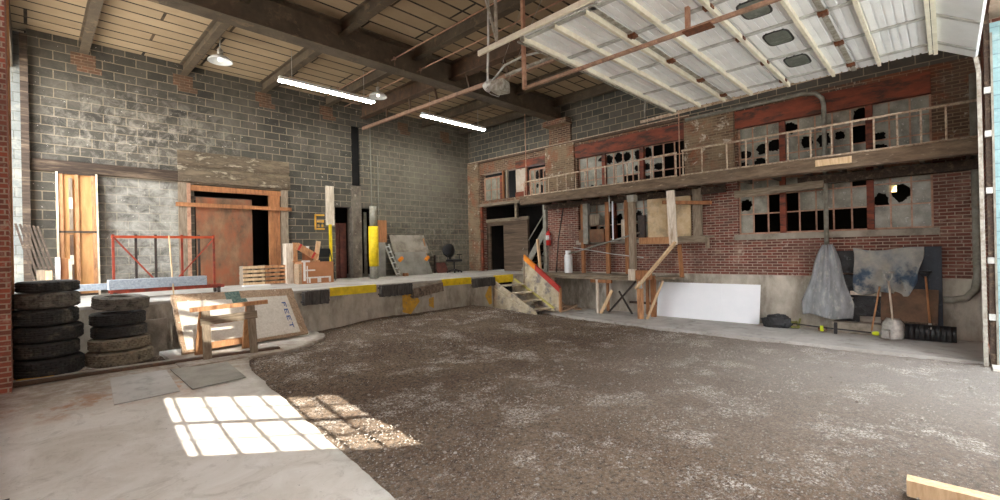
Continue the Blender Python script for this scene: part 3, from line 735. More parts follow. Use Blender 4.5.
def stroke(x0_, y0_, x1_, y1_):   # letter space: x along the word (down the panel), y across (to the panel's right is the letter's top)
    def uv(x, y): return (.872+y*.036-.018, .70-x*.145)
    a = [uv(x0_, y0_), uv(x1_, y0_), uv(x1_, y1_), uv(x0_, y1_)]
    mb.prism([pp(p[0], p[1], .0825) for p in a], (BR-BL).cross(TL_-BL).normalized()*.004)
for k, ch in enumerate('FEET'):
    o = k*1.0
    if ch in 'FE':
        stroke(o, 0, o+.16, 1); stroke(o+.16, .84, o+.72, 1); stroke(o+.16, .44, o+.58, .6)
        if ch == 'E': stroke(o+.16, 0, o+.72, .16)
    else: stroke(o, .84, o+.76, 1); stroke(o+.3, 0, o+.46, .84)
mb.build('lettering', 'blue_ink', SH)
# ---- timber sawhorse
root = thing('sawhorse', (2.42, 9.0, .2), 'weathered timber sawhorse with a long top rail, standing before the white panel', 'sawhorse')
zb_ = .205
MB().bar((1.82, 8.93, 1.03), (2.98, 8.81, 1.07), .09, .07).build('top_rail', 'wood_tan', root)
MB().bar((1.95, 8.86, .83), (2.79, 8.765, .87), .04, .13).build('apron', 'wood_grey_h', root)  # grey front parts paint in shade, tan rear parts paint in sunlight
MB().bar((2.02, 8.99, .80), (2.79, 8.92, .84), .04, .12).build('apron', 'wood_tan', root)
for p, q, m_ in (((2.03, 8.80, zb_), (2.03, 8.88, 1.0), 'wood_grey'), ((2.72, 8.73, zb_), (2.70, 8.81, 1.03), 'wood_grey'),
                 ((2.02, 9.33, zb_), (2.02, 8.98, 1.0), 'wood_tan'), ((2.74, 9.26, zb_), (2.71, 8.91, 1.03), 'wood_tan')):
    MB().bar(p, q, .12, .045, (0, 1, 0)).build('leg', m_, root)
MB().bar((2.02, 9.30, .34), (2.77, 9.23, .37), .035, .11).build('stretcher', 'wood_tan', root)
# ---- dock bumpers and yellow paint on the dock face
for x0_, x1_, zt_, h, mt, lb, tl in ((4.18, 4.74, 1.1, .32, 'bumper', 'ribbed black dock bumper nearest the white panel', 0),
        (6.10, 7.02, 1.1, .30, 'bumper', 'black dock bumper with a brown end, just after the first yellow stripe', 0),
        (7.05, 8.05, 1.0, .26, 'bumper_old', 'loose tilted dock bumper sagging at one end above the yellow arrow', .13),
        (9.25, 10.12, 1.08, .27, 'bumper', 'dark dock bumper beside the wooden stairs', .02)):
    mb = MB(); n = int((x1_-x0_)/.05)
    M = Matrix.Translation(((x0_+x1_)/2, EY-.02, zt_-h/2)) @ Matrix.Rotation(-tl, 4, 'Y')
    L = x1_-x0_
    for i in range(n):
        a = -L/2+L*i/n; mb.box(a+.003, a+L/n-.003, -.13-R.uniform(0, .02), 0, -h/2+R.uniform(0, .015), h/2-R.uniform(0, .015), M)
    mb.box(-L/2-.03, L/2+.03, -.10, -.0, -h*.32, -h*.2, M); mb.box(-L/2-.03, L/2+.03, -.10, -.0, h*.2, h*.32, M)
    mb.build('dock_bumper', mt, **T(lb, 'bumper', 'rubber bumpers along the loading dock'))
mb = MB()
for a, b in ((4.82, 6.02), (8.1, 9.2)): mb.box(a, b, EY-.045, EY-.028, .93, DZ+.002); mb.box(a, b, EY-.045, EY+.03, DZ, DZ+.004)
mb.build('trim_15', 'yellow', **S)
mb = MB(); y = EY-.006
mb.prism([(6.80, y, .80), (7.22, y, .80), (7.35, y, .58), (7.05, y, .26), (6.80, y, .34)], (0, .005, 0))
mb.prism([(7.66, y, .62), (7.82, y, .66), (7.82, y, .34), (7.66, y, .42)], (0, .005, 0))
mb.prism([(9.98, y, .80), (10.08, y, .8), (10.08, y, .25), (9.98, y, .22), (9.80, y, .52)], (0, .005, 0))
mb.build('trim_16', 'yellow_old', **S)
# ---- wooden stairs from the yard up to the dock
root = thing('dock_stairs', (10.55, 9.2, .05), 'short open wooden stairs climbing from the dirt to the loading dock', 'stairs')
sx0, sx1 = 10.12, 11.03
nst = 4
for i in range(nst):
    t = (i+.5)/nst; yy = 9.98-1.4*t; zz = DZ-.16-(DZ-.12)*t*.93
    bx(sx0+.04, sx1-.04, yy-.15, yy+.12, zz-.045, zz).build('tread', 'stair_side', root)
mb = MB(); mb.prism([(sx0, 10.2, .98), (sx0, 10.2, .60), (sx0, 8.78, .03), (sx0, 8.45, .03), (sx0, 8.55, .16)], (.05, 0, 0)); mb.build('stringer', 'stair_side', root)
mb = MB(); mb.prism([(sx1-.05, 10.2, .98), (sx1-.05, 10.2, .60), (sx1-.05, 8.78, .03), (sx1-.05, 8.45, .03), (sx1-.05, 8.55, .16)], (.05, 0, 0)); mb.build('stringer', 'stair_side', root)
MB().bar((sx1-.03, 10.1, .97), (sx1-.03, 8.52, .13), .06, .05).build('edge_strip', 'stair_lime', root)
mb = MB(); mb.prism([(sx0-.03, 10.18, .75), (sx0-.03, 10.18, .05), (sx0-.03, 8.8, .0), (sx0-.03, 8.62, .05)], (.03, 0, 0)); mb.build('side_board', 'stair_side', root)
bx(sx0+.02, 11.0, EY-.09, EY-.05, .88, DZ+.004).build('top_riser', 'yellow', root)
bx(sx0+.05, sx1-.05, EY-.045, EY-.035, .1, .88).build('gap_shade', 'black', root)  # black sheet painting in the dark gaps behind the open treads
# guard board with its painted cap
G = thing('stair_guard', (11.07, 9.0, .05), 'solid guard board beside the stairs with an orange and red painted cap', 'guard')
gx = 11.06
mb = MB(); mb.prism([(gx, 9.72, 1.72), (gx, 9.72, .80), (gx, 8.70, .06), (gx, 8.33, .06), (gx, 8.33, .74)], (.035, 0, 0)); mb.build('board', 'old_guard' if 'old_guard' in MATS else 'stair_side', G)
a, b = Vector((gx+.005, 9.72, 1.72)), Vector((gx+.005, 8.32, .74)); m_ = a.lerp(b, .33)
def cap(p, q, mat): 
    mb = MB(); dn = Vector((0, 0, -.14)); up = Vector((0, 0, .03))
    mb.prism([p+up, q+up, q+dn, p+dn], (-.03, 0, 0)); mb.prism([p+up, q+up, q+up*.1, p+up*.1], (.05, 0, 0)); mb.build('cap', mat, G)
cap(a, m_, 'stair_orange'); cap(m_, b, 'stair_red')
bx(gx-.02, gx+.06, 8.30, 8.36, .03, .74).build('end_post', 'wood_tan', G)
bx(gx-.02, gx+.06, 9.70, 9.76, .5, 1.66).build('end_post', 'wood_grey', G)
# ---- low timber platform along the right wall
root = thing('timber_platform', (12.0, 7.3, 0), 'low grey plank platform along the brick wall, propped on thin timber legs', 'platform')
mb = MB()
for i in range(5): mb.box(11.56+i*.165, 11.56+i*.165+.158, 5.95, EY-.05, 1.10+R.uniform(0, .006), 1.135)
mb.build('deck', 'wood_grey_h', root)
bx(11.55, 11.6, 5.95, 10.1, 1.0, 1.095).build('edge_beam', 'wood_grey_h', root)
bx(11.62, 12.3, 7.35, 7.43, .95, 1.095).build('joist', 'wood_orange', root)
bx(11.6, 11.66, 6.9, 7.6, .90, .99).build('joist', 'wood_orange', root)
for x, y, m_ in ((11.63, 7.38, 'wood_white'), (12.2, 7.38, 'wood_orange'), (11.64, 9.0, 'wood_grey'), (12.2, 6.1, 'wood_orange'), (12.25, 9.4, 'wood_grey')):
    bx(x-.035, x+.035, y-.035, y+.035, -.02, 1.0).build('leg', m_, root)
MB().bar((11.62, 7.28, .0), (11.72, 6.95, .68), .09, .03, (1, 0, 0)).build('loose_board', 'wood_pale', **T('short pale board leaning beside the thin white leg of the platform', 'board'))
mb = MB(); mb.bar((12.0, 7.25, -.01), (12.2, 6.45, .93), .05, .03, (1, 0, 0)); mb.bar((12.05, 6.5, -.01), (12.2, 7.0, .62), .05, .03, (1, 0, 0))
mb.build('crossed_sticks', 'black_post', **T('dark crossed sticks leaning in the gap under the platform', 'stick'))
bx(12.25, 12.36, 5.9, 6.7, .28, .34).build('fallen_board', 'wood_dark', **T('dark narrow board propped low against the concrete under the platform', 'board'))
mb = MB()
for i in range(14):
    x, y = R.uniform(11.2, 12.0), R.uniform(8.0, 9.6)
    M = Matrix.Translation((x, y, .03+R.uniform(0, .22)*(y-7.8)/2)) @ Matrix.Rotation(R.uniform(0, 3), 4, 'Z') @ Matrix.Rotation(R.uniform(-.3, .3), 4, 'Y')
    mb.box(-R.uniform(.1, .4), R.uniform(.1, .3), -.06, .06, -.03, .03, M)
mb.build('rubble', 'foam_brown', kind='stuff', label='broken boards and rubble heaped in the dark under the platform', category='rubble')
# ---- shored timber frame under the catwalk
root = thing('timber_prop', (11.45, 5.85, 0), 'rough timber prop with a pale diagonal brace and wrapped collar, standing by the white boards', 'prop')
bx(11.32, 11.43, 5.83, 5.96, -.01, 1.05).build('lower_post', 'wood_tan', root)
bx(11.85, 11.95, 5.72, 5.84, -.01, 1.12).build('lower_post', 'wood_orange', root)
MB().bar((11.18, 5.90, .83), (11.18, 4.82, 2.02), .05, .16, (1, 0, 0)).build('brace', 'wood_pale', root)
MB().bar((11.24, 4.90, 1.95), (11.24, 4.95, 3.32), .05, .20, (0, 1, 0)).build('stud', 'wood_white', root)
MB().bar((11.95, 5.0, 1.10), (11.95, 5.05, 1.95), .05, .10, (0, 1, 0)).build('stud', 'wood_orange', root)
bx(11.22, 11.5, 5.60, 5.95, 1.05, 1.30).build('collar', 'wood_orange', root, bev=.02)
bx(11.20, 11.32, 5.955, 6.14, 1.03, 1.33).build('end_block', 'wood_white', root)
mb = MB(); mb.tube([(11.28, 5.85, 1.0), (11.3, 5.84, .82)], .05, 8); mb.build('bracket', 'galv', root)
MB().bar((11.38, 5.72, -.0), (11.9, 5.50, 1.0), .09, .03, (0, 1, 0)).build('loose_batten', 'wood_pale', **T('pale batten leaning against the prop beside the white boards', 'batten'))
bx(11.6, 12.35, 5.1, 5.58, 1.05, 1.12).build('scrap_shelf', 'wood_grey_h', **T('short dark plank ledge between the prop and the brick wall', 'ledge'))
# shelf beam on the wall, behind it the stained board and framing
root = thing('wall_shelf', (12.1, 5.1, 2.0), 'heavy timber shelf running past the stained panel on the brick wall', 'shelf')
bx(11.62, 11.70, 4.95, 6.02, 1.99, 2.17).build('front_beam', 'wood_tan', root)
bx(11.60, 11.66, 4.23, 5.0, 2.00, 2.15).build('front_beam', 'wood_grey_h', root)
bx(11.7, 12.36, 4.3, 6.38, 2.13, 2.17).build('board', 'wood_grey_h', root)
bx(11.6, 11.68, 4.18, 4.26, 1.86, 2.12).build('end_bracket', 'wood_grey', root)
bx(12.26, 12.31, 4.86, 6.08, 2.175, 3.395).build('stained_panel', 'osb', **T('big tan water-stained board fixed over the lower window under the catwalk', 'board'))
bx(12.22, 12.34, 4.58, 4.80, 2.12, 3.42).build('wall_stud', 'wood_grey', **T('upright grey-brown timber at the edge of the tan stained board', 'post'))
mb = MB().bar((11.45, 5.25, 3.06), (12.3, 4.35, 3.02), .09, .09); mb.build('lumber_offcut', 'wood_orange', **T('stubby orange-brown timber sticking out under the catwalk near the tan board', 'timber'))
bx(12.2, 12.3, 6.15, 6.35, 2.17, 2.82).build('dark_box', 'black_post', **T('narrow dark upright box on the sill left of the tan stained board', 'box'))
# steel column under the catwalk
root = thing('catwalk_post', (11.2, 5.9, 0), 'flaking grey column holding the catwalk beside the stained board', 'column')
bx(11.12, 11.28, 5.92, 6.06, 1.335, 3.3).build('shaft', 'wood_grey', root); bx(11.1, 11.3, 5.88, 6.08, 3.12, 3.3).build('cap', 'pipe_grey', root)
# studs standing on the platform before the broken window
for y, x, zt_, m_, lb in ((8.23, 12.2, 3.3, 'wood_orange', 'orange-brown stud under the catwalk, first from the brick pier'),
                       (7.35, 12.2, 3.3, 'wood_orange', 'wide orange-brown stud under the catwalk, in the middle of the three'),
                       (6.70, 12.2, 3.3, 'wood_orange', 'orange-brown stud under the catwalk, nearest the grey column')):
    bx(x-.04, x+.05, y-.05 if y != 7.35 else y-.07, y+.05, 1.14, zt_).build('wall_stud', m_, **T(lb, 'post', 'studs before the broken window'))
MB().bar((12.1, 7.1, 2.1), (12.1, 7.1, 3.3), .035, .035).build('window_strip', 'white_board', **T('thin bright white strip hanging upright beside the middle stud', 'strip'))
bx(12.34, 12.38, 6.80, 6.96, 2.172, 2.75).build('cream_board', 'wood_white', **T('short cream board standing on the window sill beside the white strip', 'board'))
bx(12.15, 12.2, 7.6, 8.0, 2.62, 2.95).build('paper_sign', 'wood_grey', **T('small dull tan board fixed high between the first two studs', 'board'))
bx(12.15, 12.25, 7.45, 8.35, 2.1, 2.5).build('sill_crate', 'door_brown', **T('dark orange-brown crate standing on the window sill behind the studs', 'crate'))
bx(12.05, 12.2, 7.95, 8.12, 2.05, 3.30).build('hanging_fittings', 'pipe_grey', **T('bundle of dull grey fittings hanging beside the first stud', 'fittings'))
MB().tube([(11.95, 8.6, 1.75), (11.9, 6.15, 2.32)], .025, 8).build('slanting_rod', 'pipe_grey', **T('thin grey rod slanting across the studs under the catwalk', 'rod'))
MB().tube([(11.9, 8.4, 1.95), (12.0, 7.0, 1.72), (12.0, 6.1, 1.62)], .015, 6).build('hanging_cable', 'galv', **T('pale cable sagging across the brick behind the studs', 'cable'))
# gas cylinder, extinguisher, stud, pallet corner near the recess
root = thing('gas_cylinder', (12.1, 8.74, 1.14), 'dull white gas cylinder standing on the plank platform', 'cylinder')
mb = MB(); mb.lathe([(.12, 0), (.125, .02), (.13, .06), (.13, .48), (.12, .56), (.08, .62), (.05, .64)], Matrix.Translation((12.1, 8.74, 1.14)), 24); mb.build('tank', 'white_gloss', root)
mb = MB(); mb.lathe([(.085, .60), (.09, .72), (.083, .72), (.078, .60)], Matrix.Translation((12.1, 8.74, 1.14)), 20, True); mb.lathe([(.02, .64), (.02, .7), (.035, .7), (.035, .72)], Matrix.Translation((12.1, 8.74, 1.14)), 12); mb.build('collar', 'white_gloss', root)
root = thing('fire_extinguisher', (12.26, 9.66, 2.05), 'red fire extinguisher hanging on the brick pier by the recess', 'extinguisher')
mb = MB(); mb.lathe([(.07, 0), (.085, .02), (.085, .40), (.06, .46), (.03, .49)], Matrix.Translation((12.26, 9.66, 2.04)), 20); mb.build('body', 'red_gloss', root)
mb = MB(); mb.lathe([(.088, .18), (.088, .34)], Matrix.Translation((12.26, 9.66, 2.04)), 20); mb.build('label_band', 'white_gloss', root)
mb = MB(); mb.lathe([(.025, .49), (.03, .55), (.02, .57)], Matrix.Translation((12.26, 9.66, 2.04)), 12); mb.bar((12.26, 9.66, 2.6), (12.14, 9.6, 2.64), .02, .02); VL = mb.build('valve', 'black_plastic', root)
mb = MB(); mb.tube([(12.24, 9.64, 2.6), (12.14, 9.56, 2.62), (12.12, 9.5, 2.45), (12.16, 9.52, 2.2)], .012, 6); mb.build('hose', 'red_gloss', VL)
bx(12.28, 12.40, 9.78, 9.9, DZ, 3.66).build('trim_17', 'pipe_grey', **S)
MB().bar((12.05, 9.86, DZ), (12.05, 9.96, 2.26), .11, .05, (0, 1, 0)).build('loose_stud', 'wood_pale', **T('pale orange timber standing upright behind the stair guard', 'timber'))
MB().tube([(12.25, 9.35, 1.14), (12.2, 9.2, 2.2), (12.25, 9.0, 3.3)], .02, 6).build('conduit', 'black_post', **T('thin dark conduit rising beside the fire extinguisher', 'pipe'))
# steel stair inside the recess
root = thing('steel_stairs', (13.2, 10.3, DZ), 'dark open steel stairs climbing inside the recess', 'stairs')
a, b = Vector((12.75, 11.25, DZ)), Vector((13.0, 9.75, 3.5))
for k, xo in enumerate((0, .75)): MB().bar(a+Vector((xo, 0, 0)), b+Vector((xo, 0, 0)), .04, .2).build('stringer', 'pipe_grey', root)
for i in range(11):
    p = a.lerp(b, (i+.6)/11.5); bx(p.x, p.x+.75, p.y-.12, p.y+.1, p.z, p.z+.03).build('tread', 'steel_brown', root)
MB().tube([a+Vector((0, 0, .8)), b+Vector((0, 0, .5))], .02, 6).build('handrail', 'pipe_grey', root)
# ---- catwalk
FX = 11.1
root = thing('catwalk', (11.7, 4.6, 3.3), 'long timber catwalk running along the brick wall under the upper windows', 'catwalk')
mb = MB(); n = 60; pv = None
for i in range(n+1):
    y = -.46+(9.8+.46)*i/n; e = .015*noise.noise(Vector((y*5, 0, 0)))
    cur = [mb.bm.verts.new(p) for p in ((FX-.09, y, 3.36+e), (FX+.02, y, 3.34+e), (FX+.02, y, 3.60), (FX-.11, y, 3.61+e*.5), (FX-.09-e, y, 3.48))]
    if pv:
        for k in range(5): mb.bm.faces.new((pv[k], pv[(k+1) % 5], cur[(k+1) % 5], cur[k]))
    else: mb.bm.faces.new(cur)
    pv = cur
mb.bm.faces.new(pv[::-1]); mb.build('fascia', 'fascia', root)
mb = MB()
for i in range(7): mb.box(FX+.03+i*.182, FX+.03+i*.182+.176, -.46, 9.8, 3.56, 3.60)
mb.build('deck', 'wood_dark', root)
for y in [(-.3+i*.62) for i in range(17)]:
    bx(FX+.03, W+.0, y-.03, y+.03, 3.40, 3.56).build('joist', 'wood_dark', root)
bx(W-.16, W-.02, 4.0, 9.8, 3.26, 3.42).build('ledger', 'wood_dark', root); bx(W-.26, W-.02, -.45, 2.4, 3.22, 3.40).build('ledger', 'wood_dark', root)
MB().bar((W-.34, 3.7, 3.14), (W-.34, 1.9, 3.20), .1, .16).build('hanging_timber', 'wood_grey_h', root)
root = thing('catwalk_railing', (FX, 4.6, 3.6), 'rusty pipe railing with thin posts on the catwalk edge', 'railing')
zr = 4.235
MB().tube([(FX-.03, -.42, 4.245), (FX-.03, 4.58, 4.225)], .022, 8).build('top_rail', 'rail_paint', root)
MB().tube([(FX-.03, 4.70, 4.20), (FX-.03, 9.66, 4.07)], .022, 8).build('top_rail', 'rail_paint', root)
MB().tube([(FX-.03, -.42, 3.64), (FX-.03, 4.6, 3.635)], .018, 8).build('bottom_rail', 'rail_paint', root)
MB().tube([(FX-.03, 4.7, 3.64), (FX-.03, 9.66, 3.63)], .018, 8).build('bottom_rail', 'rail_paint', root)
ys = [-.02, .30, .62, .95, 1.28, 1.6, 1.95, 2.35, 2.75, 3.15, 3.55, 4.1, 4.55] + [4.72+i*.329 for i in range(16)]
for y in ys:
    z1 = 4.235 if y < 4.6 else 4.2-.026*(y-4.7)
    MB().tube([(FX-.03, y, 3.60), (FX-.03, y, z1)], .017, 6).build('baluster', 'rail_paint', root)
bx(FX-.135, FX-.105, 1.28, 1.86, 3.44, 3.565).build('repair_board', 'wood_pale', **T('fresh pale board nailed to the face of the catwalk below the railing', 'board'))
for i, (y, z0, z1, lb) in enumerate(((4.62, 3.6, 6.7, 'thin rod hanging from the roof to the catwalk in front of the brick pier'), (9.55, 3.62, 6.7, 'thin rod hanging from the roof at the far end of the catwalk'))):
    MB().tube([(FX-.05, y, z0), (FX-.05, y, z1)], .014, 6).build('hanger_rod', 'pipe_pink', **T(lb, 'rod'))
MB().tube([(FX-.02, 6.6, 2.9), (FX-.02, 6.6, 3.36)], .012, 6).build('hanging_rod', 'galv', **T('short thin rod dangling below the catwalk edge', 'rod'))
# ---- white boards leaning at the wall
root_y = ((5.80, 4.95), (4.949, 4.12), (4.119, 3.24))
for i, (a, b) in enumerate(root_y):
    lb = ['white sheet leaning on the wall, the one touching the timber prop', 'middle one of three white sheets leaning on the concrete base', 'white sheet leaning on the wall, the one nearest the black bag'][i]
    mb = MB(); x0_ = 12.13+i*.004
    mb.prism([(x0_-.02, a, .005), (x0_-.02, b, .005), (x0_+.16, b, .932+.004*i), (x0_+.16, a, .93+.004*i)], (.012, 0, .0)); mb.build('white_sheet', 'white_board', **T(lb, 'sheet', 'white sheets leaning at the wall'))
# ---- black bag
mb = MB(); bm = mb.bm; bmesh.ops.create_icosphere(bm, subdivisions=4, radius=1)
for v in bm.verts:
    p = v.co.copy(); d = 1+.28*noise.fractal(p*2.2+Vector((3, 1, 0)), 1, 2, 3)
    v.co = Vector((12.0+p.x*.17*d, 2.84+p.y*.30*d, max(.0, .12+p.z*.18*d)))
for f_ in bm.faces: f_.smooth = True
mb.build('rubbish_bag', 'tarp_black', **T('crumpled black plastic bag lying at the end of the white sheets', 'bag'))
mb = MB(); mb.tube([(11.95, 2.62, .03), (12.0, 2.55, .14), (11.98, 2.45, .16), (11.95, 2.40, .05), (11.96, 2.55, .04)], .03, 8); mb.tube([(11.96, 2.42, .02), (12.0, 2.38, .24)], .02, 6)
mb.build('tie_strap', 'moss', **T('twisted yellow-green strap lying beside the black bag', 'strap'))
# ---- string trimmer on the floor
root = thing('string_trimmer', (11.8, 1.6, 0), 'black string trimmer with a lime green motor lying on the slab', 'trimmer')
mb = MB(); mb.tube([(11.95, 2.50, .12), (11.86, 1.9, .10), (11.72, 1.12, .10)], .014, 8); mb.build('shaft', 'black_plastic', root)
mb = MB(); mb.lathe([(.015, -.06), (.035, -.05), (.045, 0), (.04, .04), (.02, .05)], Matrix.Translation((11.68, 1.04, .10)) @ Matrix.Rotation(1.5, 4, 'X'), 16); mb.build('motor', 'lime', root)
bx(11.60, 11.78, .82, .96, .02, .19).build('engine_cover', 'alu', root, bev=.02)
bx(11.78, 11.84, 1.68, 1.74, .0, .24).build('handle', 'black_plastic', root, bev=.01); bx(11.84, 11.9, 1.93, 1.99, .02, .14).build('trigger', 'lime', root, bev=.01)
bx(12.0, 12.1, 1.9, 2.05, .0, .09).build('brick', 'brick_red', **T('single loose brick lying at the foot of the grey tarp', 'brick'))
# ---- tarps
def cloth(name, fn, nu, nv, mat, label, cat, th=.008):
    mb = MB(); g = [[mb.bm.verts.new(fn(i/nu, j/nv)) for i in range(nu+1)] for j in range(nv+1)]
    for j in range(nv):
        for i in range(nu): mb.bm.faces.new((g[j][i], g[j][i+1], g[j+1][i+1], g[j+1][i])).smooth = True
    o = mb.build(name, mat, **T(label, cat)); md = o.modifiers.new('s', 'SOLIDIFY'); md.thickness = th; return o
def tarp1(u, v):   # v 0 top gathered .. 1 bottom
    c = 1.88+.02*v; hw = .09+.33*min(1, v*1.25)**.9+.02*math.sin(v*9)
    hw *= 1-.10*max(0, v-.8)*5*.5
    y = c+hw*(1-2*u)+.04*v*(1-2*u)
    fold = .035*math.sin(u*17+v*2)+.02*math.sin(u*31)
    x = 12.22-.10*v-.06*math.sin(u*PI)-fold*(.9-.5*v)
    z = 1.88-(1.88-.30)*v+.10*(u-.5)*v*-.6+.03*math.sin(u*8)*v
    return (x, y, z)
cloth('hanging_tarp', tarp1, 48, 40, 'tarp_grey', 'light grey tarp tied to the downspout and hanging down the wall', 'tarp')
def tarp2(u, v):   # hung from two corners
    y = 1.42-1.10*u
    sag = .10*math.sin(u*PI)+.05*math.sin(u*2*PI)
    bot = .84 - .05*math.sin(u*3*PI) + (.25 if u > .86 else 0)*(u-.86)/.14 + .08*abs(u-.5)
    z = (1.80-sag*.5)*(1-v)+bot*v
    y -= -.10*v*u+.02*math.sin(v*6)
    fold = .05*math.sin((u+v*.35)*16)+.03*math.sin((u-v*.5)*27)
    return (12.12-.04*math.sin(v*PI)-fold*(.25+.75*v), y, z)
cloth('draped_tarp', tarp2, 60, 40, 'tarp_blue', 'beige and blue-grey tarp draped over dark boards on the wall', 'tarp')
mb = MB()
for k in range(3): mb.box(12.26, 12.34, 1.36, 1.76, .225+k*.52, .70+k*.52)
mb.build('black_sheeting', 'tarp_black', **T('crinkled black sheeting behind and between the two hanging tarps', 'sheeting'))
bx(12.20, 12.28, .9, 1.5, .80, .88).build('backing_batten', 'wood_white', **T('pale horizontal batten under the draped tarp', 'batten'))
bx(12.24, 12.32, .95, 1.45, .36, .78).build('black_board', 'tarp_black', **T('black board leaning low on the wall behind the broom handle', 'board'))
bx(12.28, 12.36, .08, .64, .22, 1.80).build('slate_board', 'slate', **T('tall dark blue-grey board leaning at the wall right of the draped tarp', 'board'), bev=.005)
mb = MB(); mb.prism([(11.98, .99, .34), (11.98, .15, .34), (12.16, .13, .96), (12.16, .98, .98)], (.03, 0, 0)); mb.build('brown_board', 'board_brown', **T('square rusty brown board leaning behind the shovel', 'board'))
bx(11.97, 12.2, .16, .98, .22, .34).build('sill_timber', 'wood_dark', **T('short dark timber the square brown board stands on', 'timber'))
bx(12.05, W, .06, 1.8, -.0, .22).build('trim_21', 'concrete', **S)
# ---- tools
root = thing('scoop_shovel', (11.75, .78, 0), 'wide grey aluminium scoop shovel with a wooden shaft, leaning on the brown board', 'shovel')
mb = MB(); g = []
for j in range(13):
    t = j/12; row = []
    hw = .17*(min(1, .55+1.6*t))*(1 if t < .75 else 1-.9*(t-.75)**1.6)
    for i in range(13):
        s_ = i/12*2-1; zz = .38-.38*t; xx = 11.86-.16*t+.035*(s_*s_)-.02*math.cos(s_*PI/2)
        row.append(mb.bm.verts.new((xx-.0, .79-hw*s_, zz+(.03*(1-abs(s_))*-1 if t > .9 else 0)+.02)))
    g.append(row)
for j in range(12):
    for i in range(12): mb.bm.faces.new((g[j][i], g[j][i+1], g[j+1][i+1], g[j+1][i])).smooth = True
o = mb.build('blade', 'alu', root); md = o.modifiers.new('s', 'SOLIDIFY'); md.thickness = .006
MB().tube([(11.80, .79, .22), (11.86, .80, .45), (11.97, .85, 1.12)], .018, 10).build('shaft', 'wood_white', root)
mb = MB(); mb.tube([(11.97, .85, 1.1), (11.97, .80, 1.2), (11.975, .79, 1.3)], .012, 6); mb.tube([(11.97, .85, 1.1), (11.97, .91, 1.2), (11.975, .92, 1.3)], .012, 6); mb.tube([(11.975, .77, 1.3), (11.975, .94, 1.3)], .016, 8)
mb.build('grip', 'alu', root)
root = thing('snow_pusher', (11.9, .3, 0), 'wide black ribbed snow pusher with a wooden handle standing on the slab', 'snow pusher')
mb = MB(); n = 40; pv = None
ya, yb = .64, -.10
for i in range(n+1):
    y = ya+(yb-ya)*i/n; rib = .012 if (i % 4) == 0 else 0
    cur = [mb.bm.verts.new((11.86+.11*math.sin(a_)-rib, y, .02+.29*(a_/2.3))) for a_ in [k*2.3/8 for k in range(9)]]
    if pv:
        for k in range(8): mb.bm.faces.new((pv[k], pv[k+1], cur[k+1], cur[k]))
    pv = cur
o = mb.build('blade', 'black_plastic', root); md = o.modifiers.new('s', 'SOLIDIFY'); md.thickness = .01
mb = MB().tube([(11.97, .26, .30), (12.10, .31, 1.22)], .018, 10); mb.build('shaft', 'wood_orange', root)
bx(11.95, 12.0, .235, .285, .22, .34).build('socket', 'alu', root, bev=.01)
mb = MB(); mb.tube([(12.10, .31, 1.18), (12.10, .25, 1.28), (12.10, .25, 1.31)], .012, 6); mb.tube([(12.10, .31, 1.18), (12.10, .40, 1.28), (12.10, .40, 1.31)], .012, 6); mb.tube([(12.10, .22, 1.31), (12.10, .43, 1.31)], .018, 8); mb.build('grip', 'black_plastic', root)
MB().tube([(11.82, 1.12, .12), (12.08, 1.0, 1.0)], .016, 10).build('broom_handle', 'wood_tan', **T('thin wooden handle leaning on the wall left of the scoop shovel', 'handle'))
# ---- downspouts and pipes on the right wall
mb = MB(); zt_ = 5.30
mb.tube([(12.26, 4.95, 5.28), (12.26, 2.3, 5.30), (12.26, 2.05, 5.25), (12.26, 1.93, 5.12), (12.26, 1.90, 4.95), (12.26, 1.90, 1.85)], .045, 12)
mb.build('downspout', 'pipe_grey', **T('dull grey pipe bending down past the windows to the tied tarp', 'pipe'))
mb = MB(); mb.tube([(12.28, -.40, 5.0), (12.28, -.40, 1.25), (12.28, -.36, .98), (12.28, -.24, .82), (12.28, -.05, .775), (12.28, .07, .77)], .065, 14); mb.tube([(12.28, -.40, 1.52), (12.28, -.40, 1.56)], .075, 14)
mb.build('drain_pipe', 'pipe_grey', **T('thick grey drain pipe curving out of the corner by the door track', 'pipe'))
# ---- objects on the dock, from the left
root = thing('boarded_panel', (.75, 13.4, DZ), 'tall plywood panel in a pale frame with a middle rail, leaning on the block wall', 'panel')
px0, px1 = .40, 1.07
def lean(z): return 13.66-.25*(1-(z-DZ)/2.7)
def pbox(a, b, z0, z1, d0, d1, mat, nm):
    mb = MB(); mb.prism([(a, lean(z0)-d0, z0), (b, lean(z0)-d0, z0), (b, lean(z1)-d0, z1), (a, lean(z1)-d0, z1)], (0, d0-d1, 0)); mb.build(nm, mat, root)
pbox(px0, px1, DZ, 3.80, .0, -.02, 'ply', 'sheet')
for a in (px0, px1-.03): pbox(a, a+.035, DZ, 3.80, .06, 0, 'ply_edge', 'stile')
for a in (px0+.05, px0+.30, px1-.10): pbox(a, a+.06, DZ, 3.78, .04, 0, 'wood_tan', 'batten')
for z0 in (DZ, 2.48, 3.76): pbox(px0, px1, z0, z0+.045, .05, 0, 'wood_dark', 'rail')
for z0, z1, m_ in ((1.3, 1.8, 'board_brown'), (1.8, 2.0, 'ply_edge'), (2.0, 2.44, 'board_brown'), (2.55, 3.0, 'wood_grey'), (3.0, 3.25, 'ply_edge'), (3.25, 3.68, 'wood_grey')): pbox(px0+.20, px0+.26, z0, z1, .05, 0, m_, 'strip')
